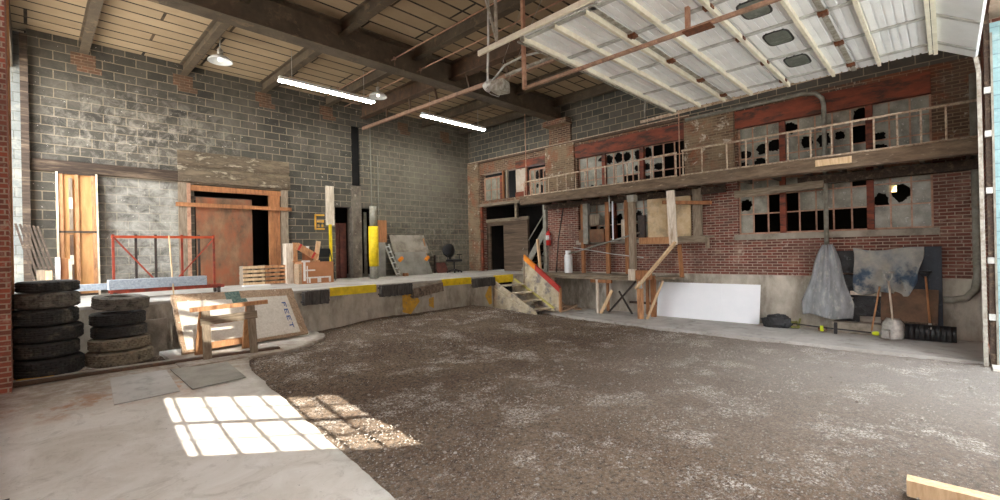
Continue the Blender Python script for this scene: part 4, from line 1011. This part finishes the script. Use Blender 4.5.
for i in range(6):
    xt, xb = -.19+i*.062, .13+i*.066
    lb = ['dark slat leaning in the corner, the one closest to the brick pier', 'second dark slat of the leaning bundle from the brick pier', 'third dark slat of the leaning bundle from the brick pier', 'fourth dark slat of the leaning bundle from the brick pier', 'fifth dark slat of the leaning bundle from the brick pier', 'dark slat leaning in the corner, the one closest to the plywood panel'][i]
    MB().bar((xb, 12.75, DZ+.02), (xt, 13.2, 2.62-.01*i), .035, .16, (0, 1, 0)).build('leaning_slat', 'wood_dark', **T(lb, 'slat', 'bundle of dark slats leaning in the corner'))
bx(.34, .41, 12.45, 12.52, DZ, 1.95).build('white_offcut', 'white_board', **T('narrow white strip standing beside the small orange board', 'strip'))
bx(.40, .52, 12.5, 12.54, DZ, 1.93).build('orange_board', 'wood_orange', **T('short orange board standing in front of the plywood panel', 'board'))
bx(.53, .58, 12.5, 12.54, DZ, 1.92).build('cream_offcut', 'ply_edge', **T('short cream strip right of the small orange board', 'strip'))
bx(.08, .20, 12.3, 12.42, DZ, 1.72).build('scrap_block', 'wood_grey', **T('grey timber block standing behind the taller tyre stack', 'block'))
bx(.20, .29, 12.28, 12.4, DZ, 1.70).build('scrap_block', 'wood_pale', **T('pale notched timber block behind the taller tyre stack', 'block'))
# brown door and its timber surround
root = bpy.data.objects.new('door_1', None); C.objects.link(root); root.location = (4, D, DZ); root['kind'] = 'structure'; bpy.context.view_layer.update()
bx(2.98, 4.30, D-.02, D+.04, DZ, 3.44).build('panel', 'door_brown', root)
bx(2.60, 2.78, D-.05, D+.02, DZ, 3.80).build('jamb', 'wood_grey', root); bx(2.78, 2.86, D-.06, D+.05, DZ, 3.78).build('jamb', 'pipe_pink', root)
bx(4.74, 5.04, D-.03, D+.04, DZ, 3.70).build('side_board', 'wood_orange', root); bx(5.06, 5.26, D-.05, D+.02, DZ, 3.78).build('jamb', 'wood_grey', root)
bx(2.86, 5.06, D-.05, D+.02, 3.60, 3.74).build('header', 'wood_orange', root); bx(2.88, 4.3, D-.01, D+.05, 3.36, 3.46).build('cross_rail', 'wood_dark', root)
bx(2.54, 5.34, D-.11, D-.06, 3.18, 3.28).build('barrier_rail', 'wood_orange', root)
# red rack with granite
root = thing('steel_rack', (2.0, 11.8, DZ), 'orange-red steel rack with black uprights standing on the dock before the brown door', 'rack')
ry = 11.62
MB().bar((1.10, ry, 2.33), (2.84, ry, 2.33), .05, .05).build('top_rail', 'orange_paint', root)
MB().bar((1.05, ry-.25, 1.27), (2.96, ry-.25, 1.27), .06, .07).build('base_rail', 'red_rust', root)
MB().bar((1.05, ry+.05, 1.27), (2.96, ry+.05, 1.27), .06, .07).build('base_rail', 'red_rust', root)
for x in (1.3, 1.9, 2.6): MB().bar((x, ry-.25, 1.27), (x, ry+.05, 1.27), .05, .05).build('cross_bar', 'red_rust', root)
for x, m_ in ((1.13, 'red_rust'), (1.48, 'black_post'), (1.80, 'black_post'), (2.25, 'red_rust'), (2.56, 'black_post'), (2.84, 'red_rust')):
    MB().bar((x, ry, 1.28), (x, ry, 2.38), .04, .04).build('upright', m_, root)
MB().bar((1.13, ry-.02, 2.33), (1.80, ry-.02, 1.42), .03, .03).build('brace', 'red_rust', root); MB().bar((2.84, ry-.02, 2.30), (2.15, ry-.02, 1.45), .025, .025).build('brace', 'red_rust', root)
for x in (1.12, 2.86):
    for y in (ry-.25, ry+.05):
        mb = MB(); mb.lathe([(.02, -.02), (.055, -.02), (.055, .02), (.02, .02)], Matrix.Translation((x, y, DZ+.056)) @ Matrix.Rotation(PI/2, 4, 'Y'), 14); mb.box(x-.03, x+.03, y-.03, y+.03, DZ+.09, 1.26); mb.build('caster', 'black_post', root)
bx(1.02, 2.62, ry-.34, ry-.10, 1.31, 1.50).build('granite_slab', 'granite', **T('thick speckled grey stone slab lying along the red rack', 'slab'), bev=.008)
bx(.55, 1.75, ry-.06, ry-.0+.1, 1.31, 1.43).build('granite_slab', 'granite', **T('thinner stone slab lying behind and poking out towards the tyres', 'slab'), bev=.006)
MB().tube([(2.02, ry-.40, DZ), (2.02, ry-.05, 2.36)], .014, 6).build('bamboo_stick', 'wood_pale', **T('thin pale stick standing upright against the red rack', 'stick'))
# pallets
def crate_pallet(x0_, x1_, y, z0, lb, m_='wood_tan'):
    root = thing('wooden_pallet', ((x0_+x1_)/2, y, z0), lb, 'pallet', 'pallets standing by the brown door')
    for k in range(3):
        xx = x0_+(x1_-x0_)*k/2; bx(xx-.03, xx+.03, y-.02, y+.28, z0, z0+.5).build('block', 'wood_grey', root)
    for k in range(5): bx(x0_-.04, x1_+.04, y-.04, y-.02, z0+.01+k*.105, z0+.075+k*.105).build('slat', m_, root)
    for k in range(4): bx(x0_-.04, x1_+.04, y+.28, y+.30, z0+.01+k*.13, z0+.10+k*.13).build('slat', 'wood_grey_h', root)
crate_pallet(3.84, 4.28, 12.95, DZ+.02, 'small slatted pallet standing on edge, the one closer to the red rack', 'wood_pale')
crate_pallet(4.38, 4.86, 12.98, DZ+.02, 'small slatted pallet standing on edge, the one closer to the cardboard box', 'wood_tan')
bx(3.75, 4.4, 12.72, 12.86, DZ, DZ+.035).build('flat_board', 'white_board', **T('white painted board lying flat before the small pallets', 'board'))
# timber crate frame, box, chair
root = thing('crate_frame', (5.2, 12.9, DZ), 'broken timber crate with slanting red-taped boards behind the cardboard box', 'crate')
bx(4.86, 5.04, 12.85, 13.1, DZ, 2.22).build('side', 'wood_white', root); bx(5.04, 5.16, 12.85, 12.9, DZ, 2.24).build('post', 'wood_tan', root)
MB().bar((5.12, 12.80, 2.16), (5.68, 12.80, 1.82), .04, .18).build('slanting_board', 'wood_tan', root)
MB().bar((5.66, 12.86, 1.68), (5.76, 12.86, 2.28), .05, .12, (1, 0, 0)).build('post', 'wood_pale', root)
MB().bar((5.02, 12.86, 1.72), (5.75, 12.86, 1.72), .2, .04).build('shelf', 'wood_tan', root)
MB().bar((5.17, 12.777, 2.13), (5.22, 12.777, 2.10), .005, .18).build('tape', 'tape_red', root); MB().bar((5.55, 12.777, 1.90), (5.60, 12.777, 1.87), .005, .18).build('tape', 'tape_red', root)
mb = MB(); mb.lathe([(.035, 0), (.045, .12)], Matrix.Translation((5.52, 13.05, 2.02)), 14); mb.build('paper_cup', 'tape_white', **T('white paper cup standing on top of the broken crate', 'cup'))
bx(5.4, 5.62, 12.95, 13.14, 1.74, 2.02).build('small_carton', 'card', **T('small brown carton inside the broken crate under the paper cup', 'carton'))
root = thing('cardboard_box', (5.45, 12.5, DZ), 'brown cardboard box with white tape strips standing on the dock', 'box')
CT = bx(5.04, 5.92, 12.30, 12.74, DZ, 1.70).build('carton', 'card', root)
mb = MB(); y = 12.292
for a, b, c, d in ((5.08, 5.14, 1.20, 1.74), (5.04, 5.26, 1.70, 1.75), (5.14, 5.40, 1.46, 1.50), (5.16, 5.84, 1.26, 1.30), (5.22, 5.27, 1.14, 1.28), (5.46, 5.56, 1.14, 1.28), (5.78, 5.84, 1.14, 1.28), (5.17, 5.2, 1.14, 1.6)): mb.box(a, b, y, y+.01, c, d)
mb.build('tape', 'tape_white', CT)
bx(4.96, 5.04, 12.3, 12.6, DZ, 1.66).build('flap', 'foam_brown', root)
root = thing('folding_chair', (6.1, 13.2, DZ), 'black plastic folding chair standing behind the cardboard box', 'chair')
mb = bx(5.90, 6.30, 13.28, 13.32, 1.82, 2.04); mb.box(5.90, 6.30, 13.28, 13.32, 1.98, 2.08); mb.build('backrest', 'black_plastic', root, bev=.02)
bx(5.90, 6.30, 12.98, 13.28, 1.60, 1.64).build('seat', 'black_plastic', root, bev=.01); bx(5.95, 6.25, 13.26, 13.28, 1.66, 1.78).build('lower_back', 'black_plastic', root)
for x in (5.90, 6.30):
    MB().tube([(x, 12.98, DZ), (x, 13.3, 2.04)], .014, 8).build('leg', 'black_plastic', root); MB().tube([(x, 13.4, DZ), (x, 13.05, 1.62)], .014, 8).build('leg', 'black_plastic', root)
# boards and bollards by the niche
bx(6.40, 6.66, 13.70, 13.75, 2.80, 4.02).build('wall_board', 'wood_white', **T('tall pale brown board fixed upright on the block wall beside the niche', 'board'))
bx(6.42, 6.5, 13.55, 13.6, DZ, 2.82).build('yellow_post', 'yellow', **T('slim yellow painted post at the edge of the niche', 'post'))
mb = MB(); y = 13.742
for a, b, c, d in ((6.05, 6.36, 3.08, 3.13), (6.05, 6.10, 2.68, 3.13), (6.05, 6.36, 2.66, 2.71), (6.12, 6.34, 2.88, 2.96), (6.14, 6.2, 2.74, 2.82), (6.26, 6.32, 2.74, 2.82)): mb.box(a, b, y, y+.014, c, d)
mb.build('faded_wall_sign', 'yellow_old', **T('faded yellow square painted on the blocks left of the tall board', 'paint patch'))
root = thing('bollard', (7.4, 12.75, DZ), 'round grey bollard with a thick yellow painted sleeve in front of the niche', 'bollard')
bm_ = Matrix.Translation((7.47, 12.78, DZ))
mb = MB(); mb.lathe([(.13, 0), (.13, .42)], bm_, 20); mb.build('base', 'pipe_grey', root)
mb = MB(); mb.lathe([(.15, .38), (.15, 1.62)], bm_, 20); mb.build('sleeve', 'yellow', root)
mb = MB(); mb.lathe([(.11, 1.62), (.11, 2.25)], bm_, 20); mb.build('upper_tube', 'pipe_grey', root)
bx(7.26, 7.58, D-.08, D+.28, DZ, 4.1).build('wall_column', 'column', **S)
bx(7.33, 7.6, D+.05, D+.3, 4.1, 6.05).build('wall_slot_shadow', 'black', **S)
root = bpy.data.objects.new('door_2', None); C.objects.link(root); root.location = (7, D+.2, DZ); root['kind'] = 'structure'; bpy.context.view_layer.update()
for a in (6.76, 7.0): bx(a, a+.22, D+.3, D+.34, DZ, 2.9).build('leaf', 'door_red', root)
bx(7.9, 8.0, D+.35, D+.4, DZ, 3.3).build('frame', 'pipe_grey', root)
bx(8.08, 8.40, 13.50, 13.55, 2.26, 3.0).build('orange_sign_board', 'wood_orange', **T('rusty orange board hanging on the wall right of the yellow bollard', 'board'))
bx(7.95, 8.33, 13.5, 13.7, DZ, 2.26).build('utility_cabinet', 'sheet_metal', **T('plain grey cabinet under the rusty orange board', 'cabinet'))
MB().tube([(7.98, D-.03, 3.05), (7.98, D-.03, 6.2)], .02, 8).build('wall_conduit', 'pipe_grey', **T('thin grey conduit rising up the block wall above the bollard', 'conduit'))
MB().tube([(8.24, D-.03, 3.0), (8.24, D-.03, 5.2)], .015, 8).build('wall_conduit', 'pipe_grey', **T('thinner conduit rising from the rusty orange board up the block wall', 'conduit'))
# grey dock plate with orange hooks, ladder, chair, boards
root = thing('dock_plate', (9.3, 13.3, DZ), 'big grey steel dock plate with two orange hooks leaning on the block wall', 'dock plate')
mb = MB(); mb.prism([(8.52, 13.15, DZ), (10.02, 13.15, DZ), (9.92, 13.42, 1.92), (8.66, 13.42, 1.92)], (0, .03, 0)); mb.build('lower_plate', 'sheet_metal', root)
mb = MB(); mb.prism([(8.62, 13.43, 1.86), (10.12, 13.43, 1.86), (10.05, 13.68, 2.52), (8.60, 13.68, 2.52)], (0, .02, 0)); mb.build('upper_plate', 'concrete', root)
for x in (8.72, 9.82): MB().bar((x, 13.3, 1.62), (x+.14, 13.3, 1.74), .1, .09).build('hook', 'stair_orange', root)
MB().bar((10.02, 13.5, 1.7), (9.96, 13.6, 2.4), .04, .07).build('edge_strip', 'wood_tan', root)
root = thing('short_ladder', (8.5, 13.3, DZ), 'short grey ladder leaning beside the dock plate', 'ladder')
for dx in (0, .16): MB().bar((8.48+dx*.6, 13.05-dx*.5, DZ), (8.34+dx*.6, 13.55-dx*.5, 2.2), .03, .05).build('rail', 'galv_dirty', root)
for k in range(6):
    t = (k+.5)/6; MB().bar((8.48-.14*t, 13.05+.5*t, DZ+1.08*t), (8.576-.14*t, 12.97+.5*t, DZ+1.08*t), .03, .03).build('rung', 'galv', root)
bx(8.66, 8.82, 12.9, 13.0, DZ, DZ+.1).build('wood_wedge', 'wood_orange', **T('small orange wedge at the foot of the grey dock plate', 'wedge'))
mb = MB(); mb.prism([(10.5, 13.46, DZ), (11.02, 13.46, DZ), (11.0, 13.66, 1.5), (10.48, 13.66, 1.5)], (0, .03, 0)); mb.build('dark_board', 'door_red', **T('small dark red-brown board leaning under the office chair', 'board'))
bx(10.42, 10.50, 13.55, 13.6, DZ, 1.78).build('dark_stake', 'black_post', **T('dark narrow board standing left of the small red-brown board', 'board'))
root = thing('office_chair', (11.05, 13.1, DZ), 'black swivel office chair standing by the block wall at the dock end', 'chair')
mb = MB(); bmesh.ops.create_uvsphere(mb.bm, u_segments=20, v_segments=12, radius=1)
for v in mb.bm.verts: v.co = Vector((10.98+v.co.x*.30, 13.36+v.co.y*.06+.05*v.co.x**2, 1.94+v.co.z*.26))
mb.build('backrest', 'black_plastic', root)
bx(10.76, 11.22, 12.9, 13.32, 1.53, 1.62).build('seat', 'black_plastic', root, bev=.03)
bx(10.95, 11.01, 13.3, 13.36, 1.58, 1.75).build('back_post', 'black_plastic', root)
for x in (10.72, 11.28):
    mb = MB(); mb.tube([(x, 13.15, 1.55), (x, 13.15, 1.78)], .015, 6); mb.box(x-.03, x+.03, 13.02, 13.26, 1.77, 1.80); mb.build('armrest', 'black_plastic', root)
MB().tube([(10.98, 13.1, 1.22), (10.98, 13.1, 1.53)], .025, 8).build('column', 'black_plastic', root)
for k in range(5):
    a = k*2*PI/5+.3; e = (10.98+.27*math.cos(a), 13.1+.27*math.sin(a), DZ+.06)
    mb = MB(); mb.tube([(10.98, 13.1, 1.24), e], .018, 6); mb.lathe([(.001, -.015), (.03, -.015), (.03, .015), (0, .015)], Matrix.Translation((e[0], e[1], DZ+.031)) @ Matrix.Rotation(PI/2, 4, 'Y'), 10); mb.build('caster_leg', 'black_plastic', root)
# ---- lights
def fluo(x0_, x1_, y, z, lb):
    root = thing('fluorescent_light', ((x0_+x1_)/2, y, z), lb, 'ceiling light', 'fluorescent battens')
    bx(x0_, x1_, y-.05, y+.05, z+.02, z+.10).build('housing', 'white_gloss', root)
    mb = MB(); mb.prism([(x0_, y-.13, z), (x0_, y-.05, z+.06), (x0_, y+.05, z+.06), (x0_, y+.13, z), (x0_, y+.12, z), (x0_, y, z+.045), (x0_, y-.12, z)], (x1_-x0_, 0, 0)); RF = mb.build('reflector', 'white_gloss', root)
    n_ = 2
    for i in range(n_):
        for dy in (-.055, .055):
            a = x0_+.03+(x1_-x0_)*i/n_; b = x0_+(x1_-x0_)*(i+1)/n_-.03
            MB().tube([(a, y+dy, z+.005), (b, y+dy, z+.005)], .019, 10).build('tube', 'tube_glow', RF)
    for x in (x0_+.3, x1_-.3): MB().tube([(x, y, z+.1), (x, y, 6.78)], .006, 6).build('hanger', 'galv', root)
fluo(4.12, 6.61, 11.13, 6.0, 'lit twin-tube fluorescent batten hanging nearer to the hanging dome lamps')
fluo(8.25, 10.85, 11.2, 6.0, 'lit twin-tube fluorescent batten hanging beyond the rusty crane beam')
def dome(x, y, z, lb):
    root = thing('dome_lamp', (x, y, z), lb, 'ceiling lamp', 'enamel dome lamps'); M = Matrix.Translation((x, y, z))
    mb = MB(); mb.lathe([(.24, 0), (.23, .03), (.17, .09), (.07, .13), (.05, .15), (.04, .15), (.06, .12), (.16, .08), (.22, .02)], M, 28, True); mb.build('shade', 'white_gloss', root)
    mb = MB(); mb.lathe([(.055, .13), (.055, .26), (.03, .28)], M, 16); SK = mb.build('socket', 'galv_dirty', root)
    mb = MB(); bmesh.ops.create_uvsphere(mb.bm, u_segments=14, v_segments=8, radius=.05, matrix=Matrix.Translation((x, y, z+.05))); mb.build('bulb', 'bulb_glow', SK)
    mb = MB(); mb.tube([(x, y, z+.26), (x, y, 6.78)], .012, 6); mb.build('stem', 'galv_dirty', root)
dome(2.92, 11.15, 6.1, 'white enamel dome lamp hanging between the first two roof joists')
dome(6.60, 10.9, 6.1, 'white enamel dome lamp hanging beyond the big girder near the first batten')
for x, y0_, y1_, z, lb in ((5.9, 4.8, 12.4, 6.36, 'thin straight conduit strung under the joists, the one nearer the brick pier'), (6.62, 4.6, 12.8, 6.3, 'thin straight conduit strung under the joists, the one nearer the crane beam')):
    mb = MB(); mb.tube([(x, y0_, z), (x, y1_, z)], .014, 6)
    for y in (9.0, 11.8): mb.box(x-.03, x+.03, y-.02, y+.02, z-.03, z+.03); mb.tube([(x, y, z), (x, y, 6.14 if y < 9.5 else 6.5)], .005, 4)
    mb.build('conduit', 'pipe_pink', **T(lb, 'conduit', 'conduits under the roof'))
root = thing('rail_conveyor', (7.95, 9.5, 6.0), 'rusty hanging rail running under the crane beam towards the block wall', 'rail')
MB().bar((7.98, 5.0, 6.0), (7.68, D-.1, 6.0), .07, .09).build('rail', 'pipe_rust', root)
for y in (5.6, 7.3, 8.6, 9.9, 11.1, 12.3): MB().bar((7.98-.3*(y-5)/8.7, y, 6.03), (7.74, y, 6.36), .03, .06).build('hanger', 'steel_rust', root)
# ---- overhead door, pushed up under the roof
root = thing('overhead_door', (7.4, 2.2, 4.87), 'big white sectional overhead door pushed up flat under the roof', 'overhead door')
ZD = 4.90; X0, X1 = 4.86, 9.98
secY = [4.19, 3.66, 3.17, 2.67, 2.04, 1.36, .74, .12]
secs = [(4.22, 3.05), (3.04, 2.03), (2.02, 1.05), (1.04, .14)]
def corr(mb, xa, xb, ya, yb, z, n):   # shallow ribs running across the section
    for i in range(n):
        a = ya+(yb-ya)*i/n; b = ya+(yb-ya)*(i+1)/n
        mb.box(xa, xb, min(a, b)+.012, max(a, b)-.012, z-.006, z+.02)
for (a, b) in secs:
    mb = MB(); mb.box(X0, X1, b, a, ZD+.01, ZD+.05); corr(mb, X0, X1, a-.02, b+.02, ZD, 9)
    mb.build('section', 'door_panel', root)
for i, y in enumerate(secY):
    mb = MB(); mb.bar((X0+.02, y, ZD-.04), (X1-.1, y, ZD-.04), .012, .07); mb.bar((X0+.02, y+.015, ZD-.075), (X1-.1, y+.015, ZD-.075), .045, .008); mb.build('strut', 'door_rib', root)
for y in (3.05, 2.03, 1.05):
    mb = MB(); mb.bar((X0, y+.05, ZD-.02), (X1, y+.05, ZD-.02), .07, .012); mb.build('hinge_rail', 'galv_dirty', root)
for x in (4.92, 5.92, 7.16, 8.39, 9.55):
    for (a, b) in secs:
        mb = MB(); mb.bar((x, a, ZD-.015), (x, b, ZD-.015), .075, .022); mb.build('stile', 'galv', root)
for x in (5.92, 7.16, 8.39, 9.55):
    for y in (3.10, 2.08, 1.10):
        mb = MB(); mb.box(x-.05, x+.05, y-.06, y+.05, ZD-.06, ZD-.02); mb.tube([(x-.06, y, ZD-.055), (x+.06, y, ZD-.055)], .018, 6); mb.build('hinge', 'rust_spot', root)
for x in (6.45, 7.6, 8.78):
    mb = MB(); n = 20; o_, i_ = [], []
    for k in range(n):
        a = k*2*PI/n; c_, s_ = math.cos(a), math.sin(a); sg = lambda v: (abs(v)**.45)*(1 if v > 0 else -1)
        o_.append((x+.27*sg(c_), 1.70+.17*sg(s_), ZD-.012)); i_.append((x+.24*sg(c_), 1.70+.145*sg(s_), ZD-.016))
    mb.prism(o_, (0, 0, .012)); fr_ = mb.build('window', 'black_plastic', root)
    mb = MB(); mb.prism(i_, (0, 0, .01)); mb.build('window_pane', 'door_window', fr_)
mb = MB(); mb.bar((X0, 4.24, ZD-.0), (X1, 4.24, ZD-.0), .05, .10); mb.bar((X0, 4.30, ZD-.05), (X1, 4.30, ZD-.05), .03, .02); mb.build('bottom_seal', 'galv_dirty', root)
# the lowest visible section bends down towards the opening
def arc(t):  # t 0..1 from horizontal to vertical
    a = t*PI/2; return (.10-.48*math.sin(a), ZD+.02-.42*(1-math.cos(a)))
mb = MB(); ar = [arc(0), arc(.76)]
(ya_, za_), (yb_, zb2) = ar
mb.prism([(X0, ya_, za_), (X0, yb_, zb2), (X0, yb_-.03, zb2+.03), (X0, ya_, za_+.04)], (X1-X0, 0, 0)); mb.build('section', 'door_panel', root)
mb = MB(); mb.bar((X0, ya_-.02, za_-.05), (X1, ya_-.02, za_-.05), .05, .08); mb.build('strut', 'door_rib', root)
for x in (5.92, 7.16, 8.39, 9.55): MB().bar((x, ya_-.03, za_-.03), (x, yb_, zb2-.02), .07, .02).build('stile', 'galv', root)
# door tracks
root = thing('door_track', (10.02, -.42, 0), 'battered silver door track rising at the front opening and bending in under the roof', 'door track', 'tracks of the overhead door')
pts = [(10.02, -.39, .0), (10.02, -.38, 4.45), (10.02, -.35, 4.68), (10.02, -.22, 4.88), (10.02, .02, 4.97)]
mb = MB()
for a, b in zip(pts, pts[1:]): mb.bar(a, b, .05, .03, (1, 0, 0))
mb.build('vertical_track', 'galv_dirty', root)
mb = MB(); mb.bar((10.03, .0, 4.97), (10.03, 5.1, 4.84), .03, .06); mb.bar((10.05, .0, 5.0), (10.05, 5.1, 4.87), .05, .008); mb.build('horizontal_track', 'rail_paint', root)
for z in (.7, 1.55, 2.6, 3.45, 4.1): bx(10.02, 10.12, -.5, -.43, z, z+.09).build('bracket', 'galv', root)
for y in (1.5, 3.4, 5.0): MB().bar((10.05, y, 4.92), (10.15, y, 6.55), .03, .03).build('hanger', 'galv_dirty', root)
root = thing('door_track', (4.78, 2, 4.9), 'pale horizontal door track along the free side of the raised door', 'door track', 'tracks of the overhead door')
mb = MB(); mb.bar((4.77, -.1, 4.97), (4.77, 5.02, 4.88), .035, .075); mb.bar((4.80, -.1, 5.0), (4.80, 5.02, 4.91), .05, .01); mb.build('horizontal_track', 'door_rib', root)
for y in (.6, 4.6): 
    MB().bar((4.74, y, 4.92), (4.70, y, 6.5), .035, .035).build('hanger', 'galv_dirty', root)
MB().bar((4.74, 4.6, 4.92), (4.9, 5.2, 6.5), .03, .03).build('hanger', 'galv_dirty', root)
# opener
root = thing('door_opener', (5.95, 5.75, 4.9), 'dusty grey door opener motor hanging on perforated angles with its rail', 'door opener')
mb = MB(); M = Matrix.Translation((5.98, 5.72, 4.86)) @ Matrix.Rotation(.3, 4, 'Z')
mb.box(-.16, .14, -.12, .14, -.11, .10, M); MT = mb.build('motor', 'galv_dirty', root, bev=.03)
mb = MB(); mb.lathe([(.02, -.14), (.09, -.13), (.10, 0), (.06, .06)], Matrix.Translation((5.86, 5.86, 4.92)) @ Matrix.Rotation(1.2, 4, 'X'), 16); mb.build('gear_cover', 'galv', MT)
mb = MB(); mb.bar((5.98, 5.6, 5.03), (5.98, .6, 5.05), .05, .04); mb.build('rail', 'galv_dirty', root)
mb = MB(); mb.tube([(5.84, 5.8, 4.95), (5.86, 5.5, 5.15), (5.9, 5.1, 5.2), (5.95, 4.4, 5.12)], .02, 6); mb.tube([(5.78, 5.85, 4.85), (5.72, 5.86, 4.78), (5.8, 5.8, 4.70), (6.0, 5.8, 4.70), (6.05, 5.8, 4.8)], .008, 5); mb.build('cable', 'galv', root)
for p, q in (((5.86, 5.72, 4.92), (6.35, 5.3, 6.72)), ((6.05, 5.6, 4.95), (6.7, 5.2, 6.72))): MB().bar(p, q, .035, .006).build('hanger', 'galv_dirty', root)
mb = MB(); mb.tube([(5.5, 5.5, 6.75), (5.66, 5.7, 5.6), (5.72, 5.8, 4.9)], .02, 6); mb.build('hanging_chain', 'galv', **T('pale hand chain hanging from the roof to the opener motor', 'chain'))
root = thing('angle_rail', (5.78, 3, 4.6), 'brown slotted angle rail hung on straps beneath the white door', 'rail')
MB().bar((5.80, 5.02, 4.60), (5.76, .2, 4.60), .05, .045).build('rail', 'pipe_rust', root)
for y in (5.0, 2.28):
    MB().bar((5.79, y, 4.58), (5.79, y, 6.76 if y > 4.3 else 4.895), .06, .05).build('strap', 'pipe_pink', root)
bx(5.70, 5.86, 1.98, 2.32, 4.56, 4.575).build('splice_plate', 'rust_spot', root)
# front corner: jamb timber, blue painted blocks
bx(10.08, 10.16, -.505, -.44, 0, 5.3).build('trim_18', 'wood_dark', **S)
bx(10.09, 10.5, -3.0, -.505, 0, 5.15).build('wall_painted_blocks', 'block_blue', **S)
bx(10.06, 10.09, -.53, -.505, 0, 5.0).build('trim_20', 'pipe_grey', **S)
# timber lying at the frame's right edge
mb = MB(); mb.bar((4.66, .25, .04), (4.66, -.6, .05), .12, .12); mb.build('squared_log', 'wood_pale', **T('pale squared timber lying on the gravel at the edge of the view', 'timber'))
mb = MB(); mb.tube([(-.27, 5.16, .04), (-.19, 5.2, .05)], .028, 8); mb.build('garden_glove', 'moss', **T('crumpled yellow-green scrap at the near corner of the concrete', 'scrap'))
bx(-.19, -.14, 5.27, 5.33, .0, .03).build('dark_clip', 'black_post', **T('small dark bit lying beside the yellow-green scrap on the concrete', 'scrap'))
# loose stones
mb = MB(); base = [Vector(p) for p in ((1, 0, 0), (-1, 0, 0), (0, 1, 0), (0, -1, 0), (0, 0, 1), (0, 0, -1))]; fc_ = ((0, 2, 4), (2, 1, 4), (1, 3, 4), (3, 0, 4), (2, 0, 5), (1, 2, 5), (3, 1, 5), (0, 3, 5))
k = 0
while k < 16000:
    x = R.uniform(1.9, 10.4); y = R.uniform(-1.2, 10.0)
    if x < apron_edge(y)+.02 or (y > 8.4 and x < tongue(y)+.03) or (y > 8.3 and x > 10) or x > walk(min(y, 8.9))-.03: continue
    dens = (.2+.8*max(0, noise.noise(Vector((x*.6, y*.6, 7)))*2+.3))*(1 if y < 5 else .35)
    if R.random() > dens: continue
    s_ = R.uniform(.004, .012)*(1.0 if R.random() < .97 else 2.4); q = R.uniform(0, 6)
    sc_ = Vector((s_*R.uniform(.8, 1.3), s_, s_*.6))
    vv = [mb.bm.verts.new((x+(b.x*math.cos(q)-b.y*math.sin(q))*sc_.x, y+(b.x*math.sin(q)+b.y*math.cos(q))*sc_.y, gz(x, y)-.018+b.z*sc_.z+.008)) for b in base]
    for f_ in fc_: mb.bm.faces.new([vv[i] for i in f_])
    k += 1
mb.build('gravel', 'stone', kind='stuff', label='small pale stones scattered over the dirt floor', category='gravel')
# ------------------------------------------------------------------ camera, light
yaw, pitch, roll, F = 7.97702901e-01, 1.38489696e-03, -2.14234923e-02, 458.430699
f = Vector((math.cos(pitch)*math.sin(yaw), math.cos(pitch)*math.cos(yaw), math.sin(pitch)))
r = Vector((math.cos(yaw), -math.sin(yaw), 0)); u = r.cross(f)
r, u = r*math.cos(roll)+u*math.sin(roll), u*math.cos(roll)-r*math.sin(roll)
cam = bpy.data.cameras.new('camera'); co = bpy.data.objects.new('camera', cam); C.objects.link(co)
M = Matrix(((r.x, u.x, -f.x, 0), (r.y, u.y, -f.y, 0), (r.z, u.z, -f.z, 1.9), (0, 0, 0, 1)))
co.matrix_world = M; cam.sensor_width = 36; cam.lens = F*36/1000; cam.clip_start = .05
bpy.context.scene.camera = co
sun = bpy.data.lights.new('sun', 'SUN'); sun.energy = 8; sun.angle = .0055; sun.color = (1, .93, .82)
so = bpy.data.objects.new('sun', sun); C.objects.link(so); so.rotation_euler = SD.to_track_quat('-Z', 'Y').to_euler()
w = bpy.data.worlds.new('world'); bpy.context.scene.world = w; w.use_nodes = True
bg = w.node_tree.nodes['Background']; bg.inputs[0].default_value = (.93, .96, 1, 1); bg.inputs[1].default_value = 3.2
sc = bpy.context.scene
sc.view_settings.view_transform = 'Standard'; sc.view_settings.look = 'None'; sc.view_settings.gamma = 1
sc.view_settings.use_curve_mapping = False; sc.view_settings.exposure = 2.0
sc.cycles.max_bounces = 10; sc.cycles.diffuse_bounces = 6; sc.cycles.sample_clamp_indirect = 8
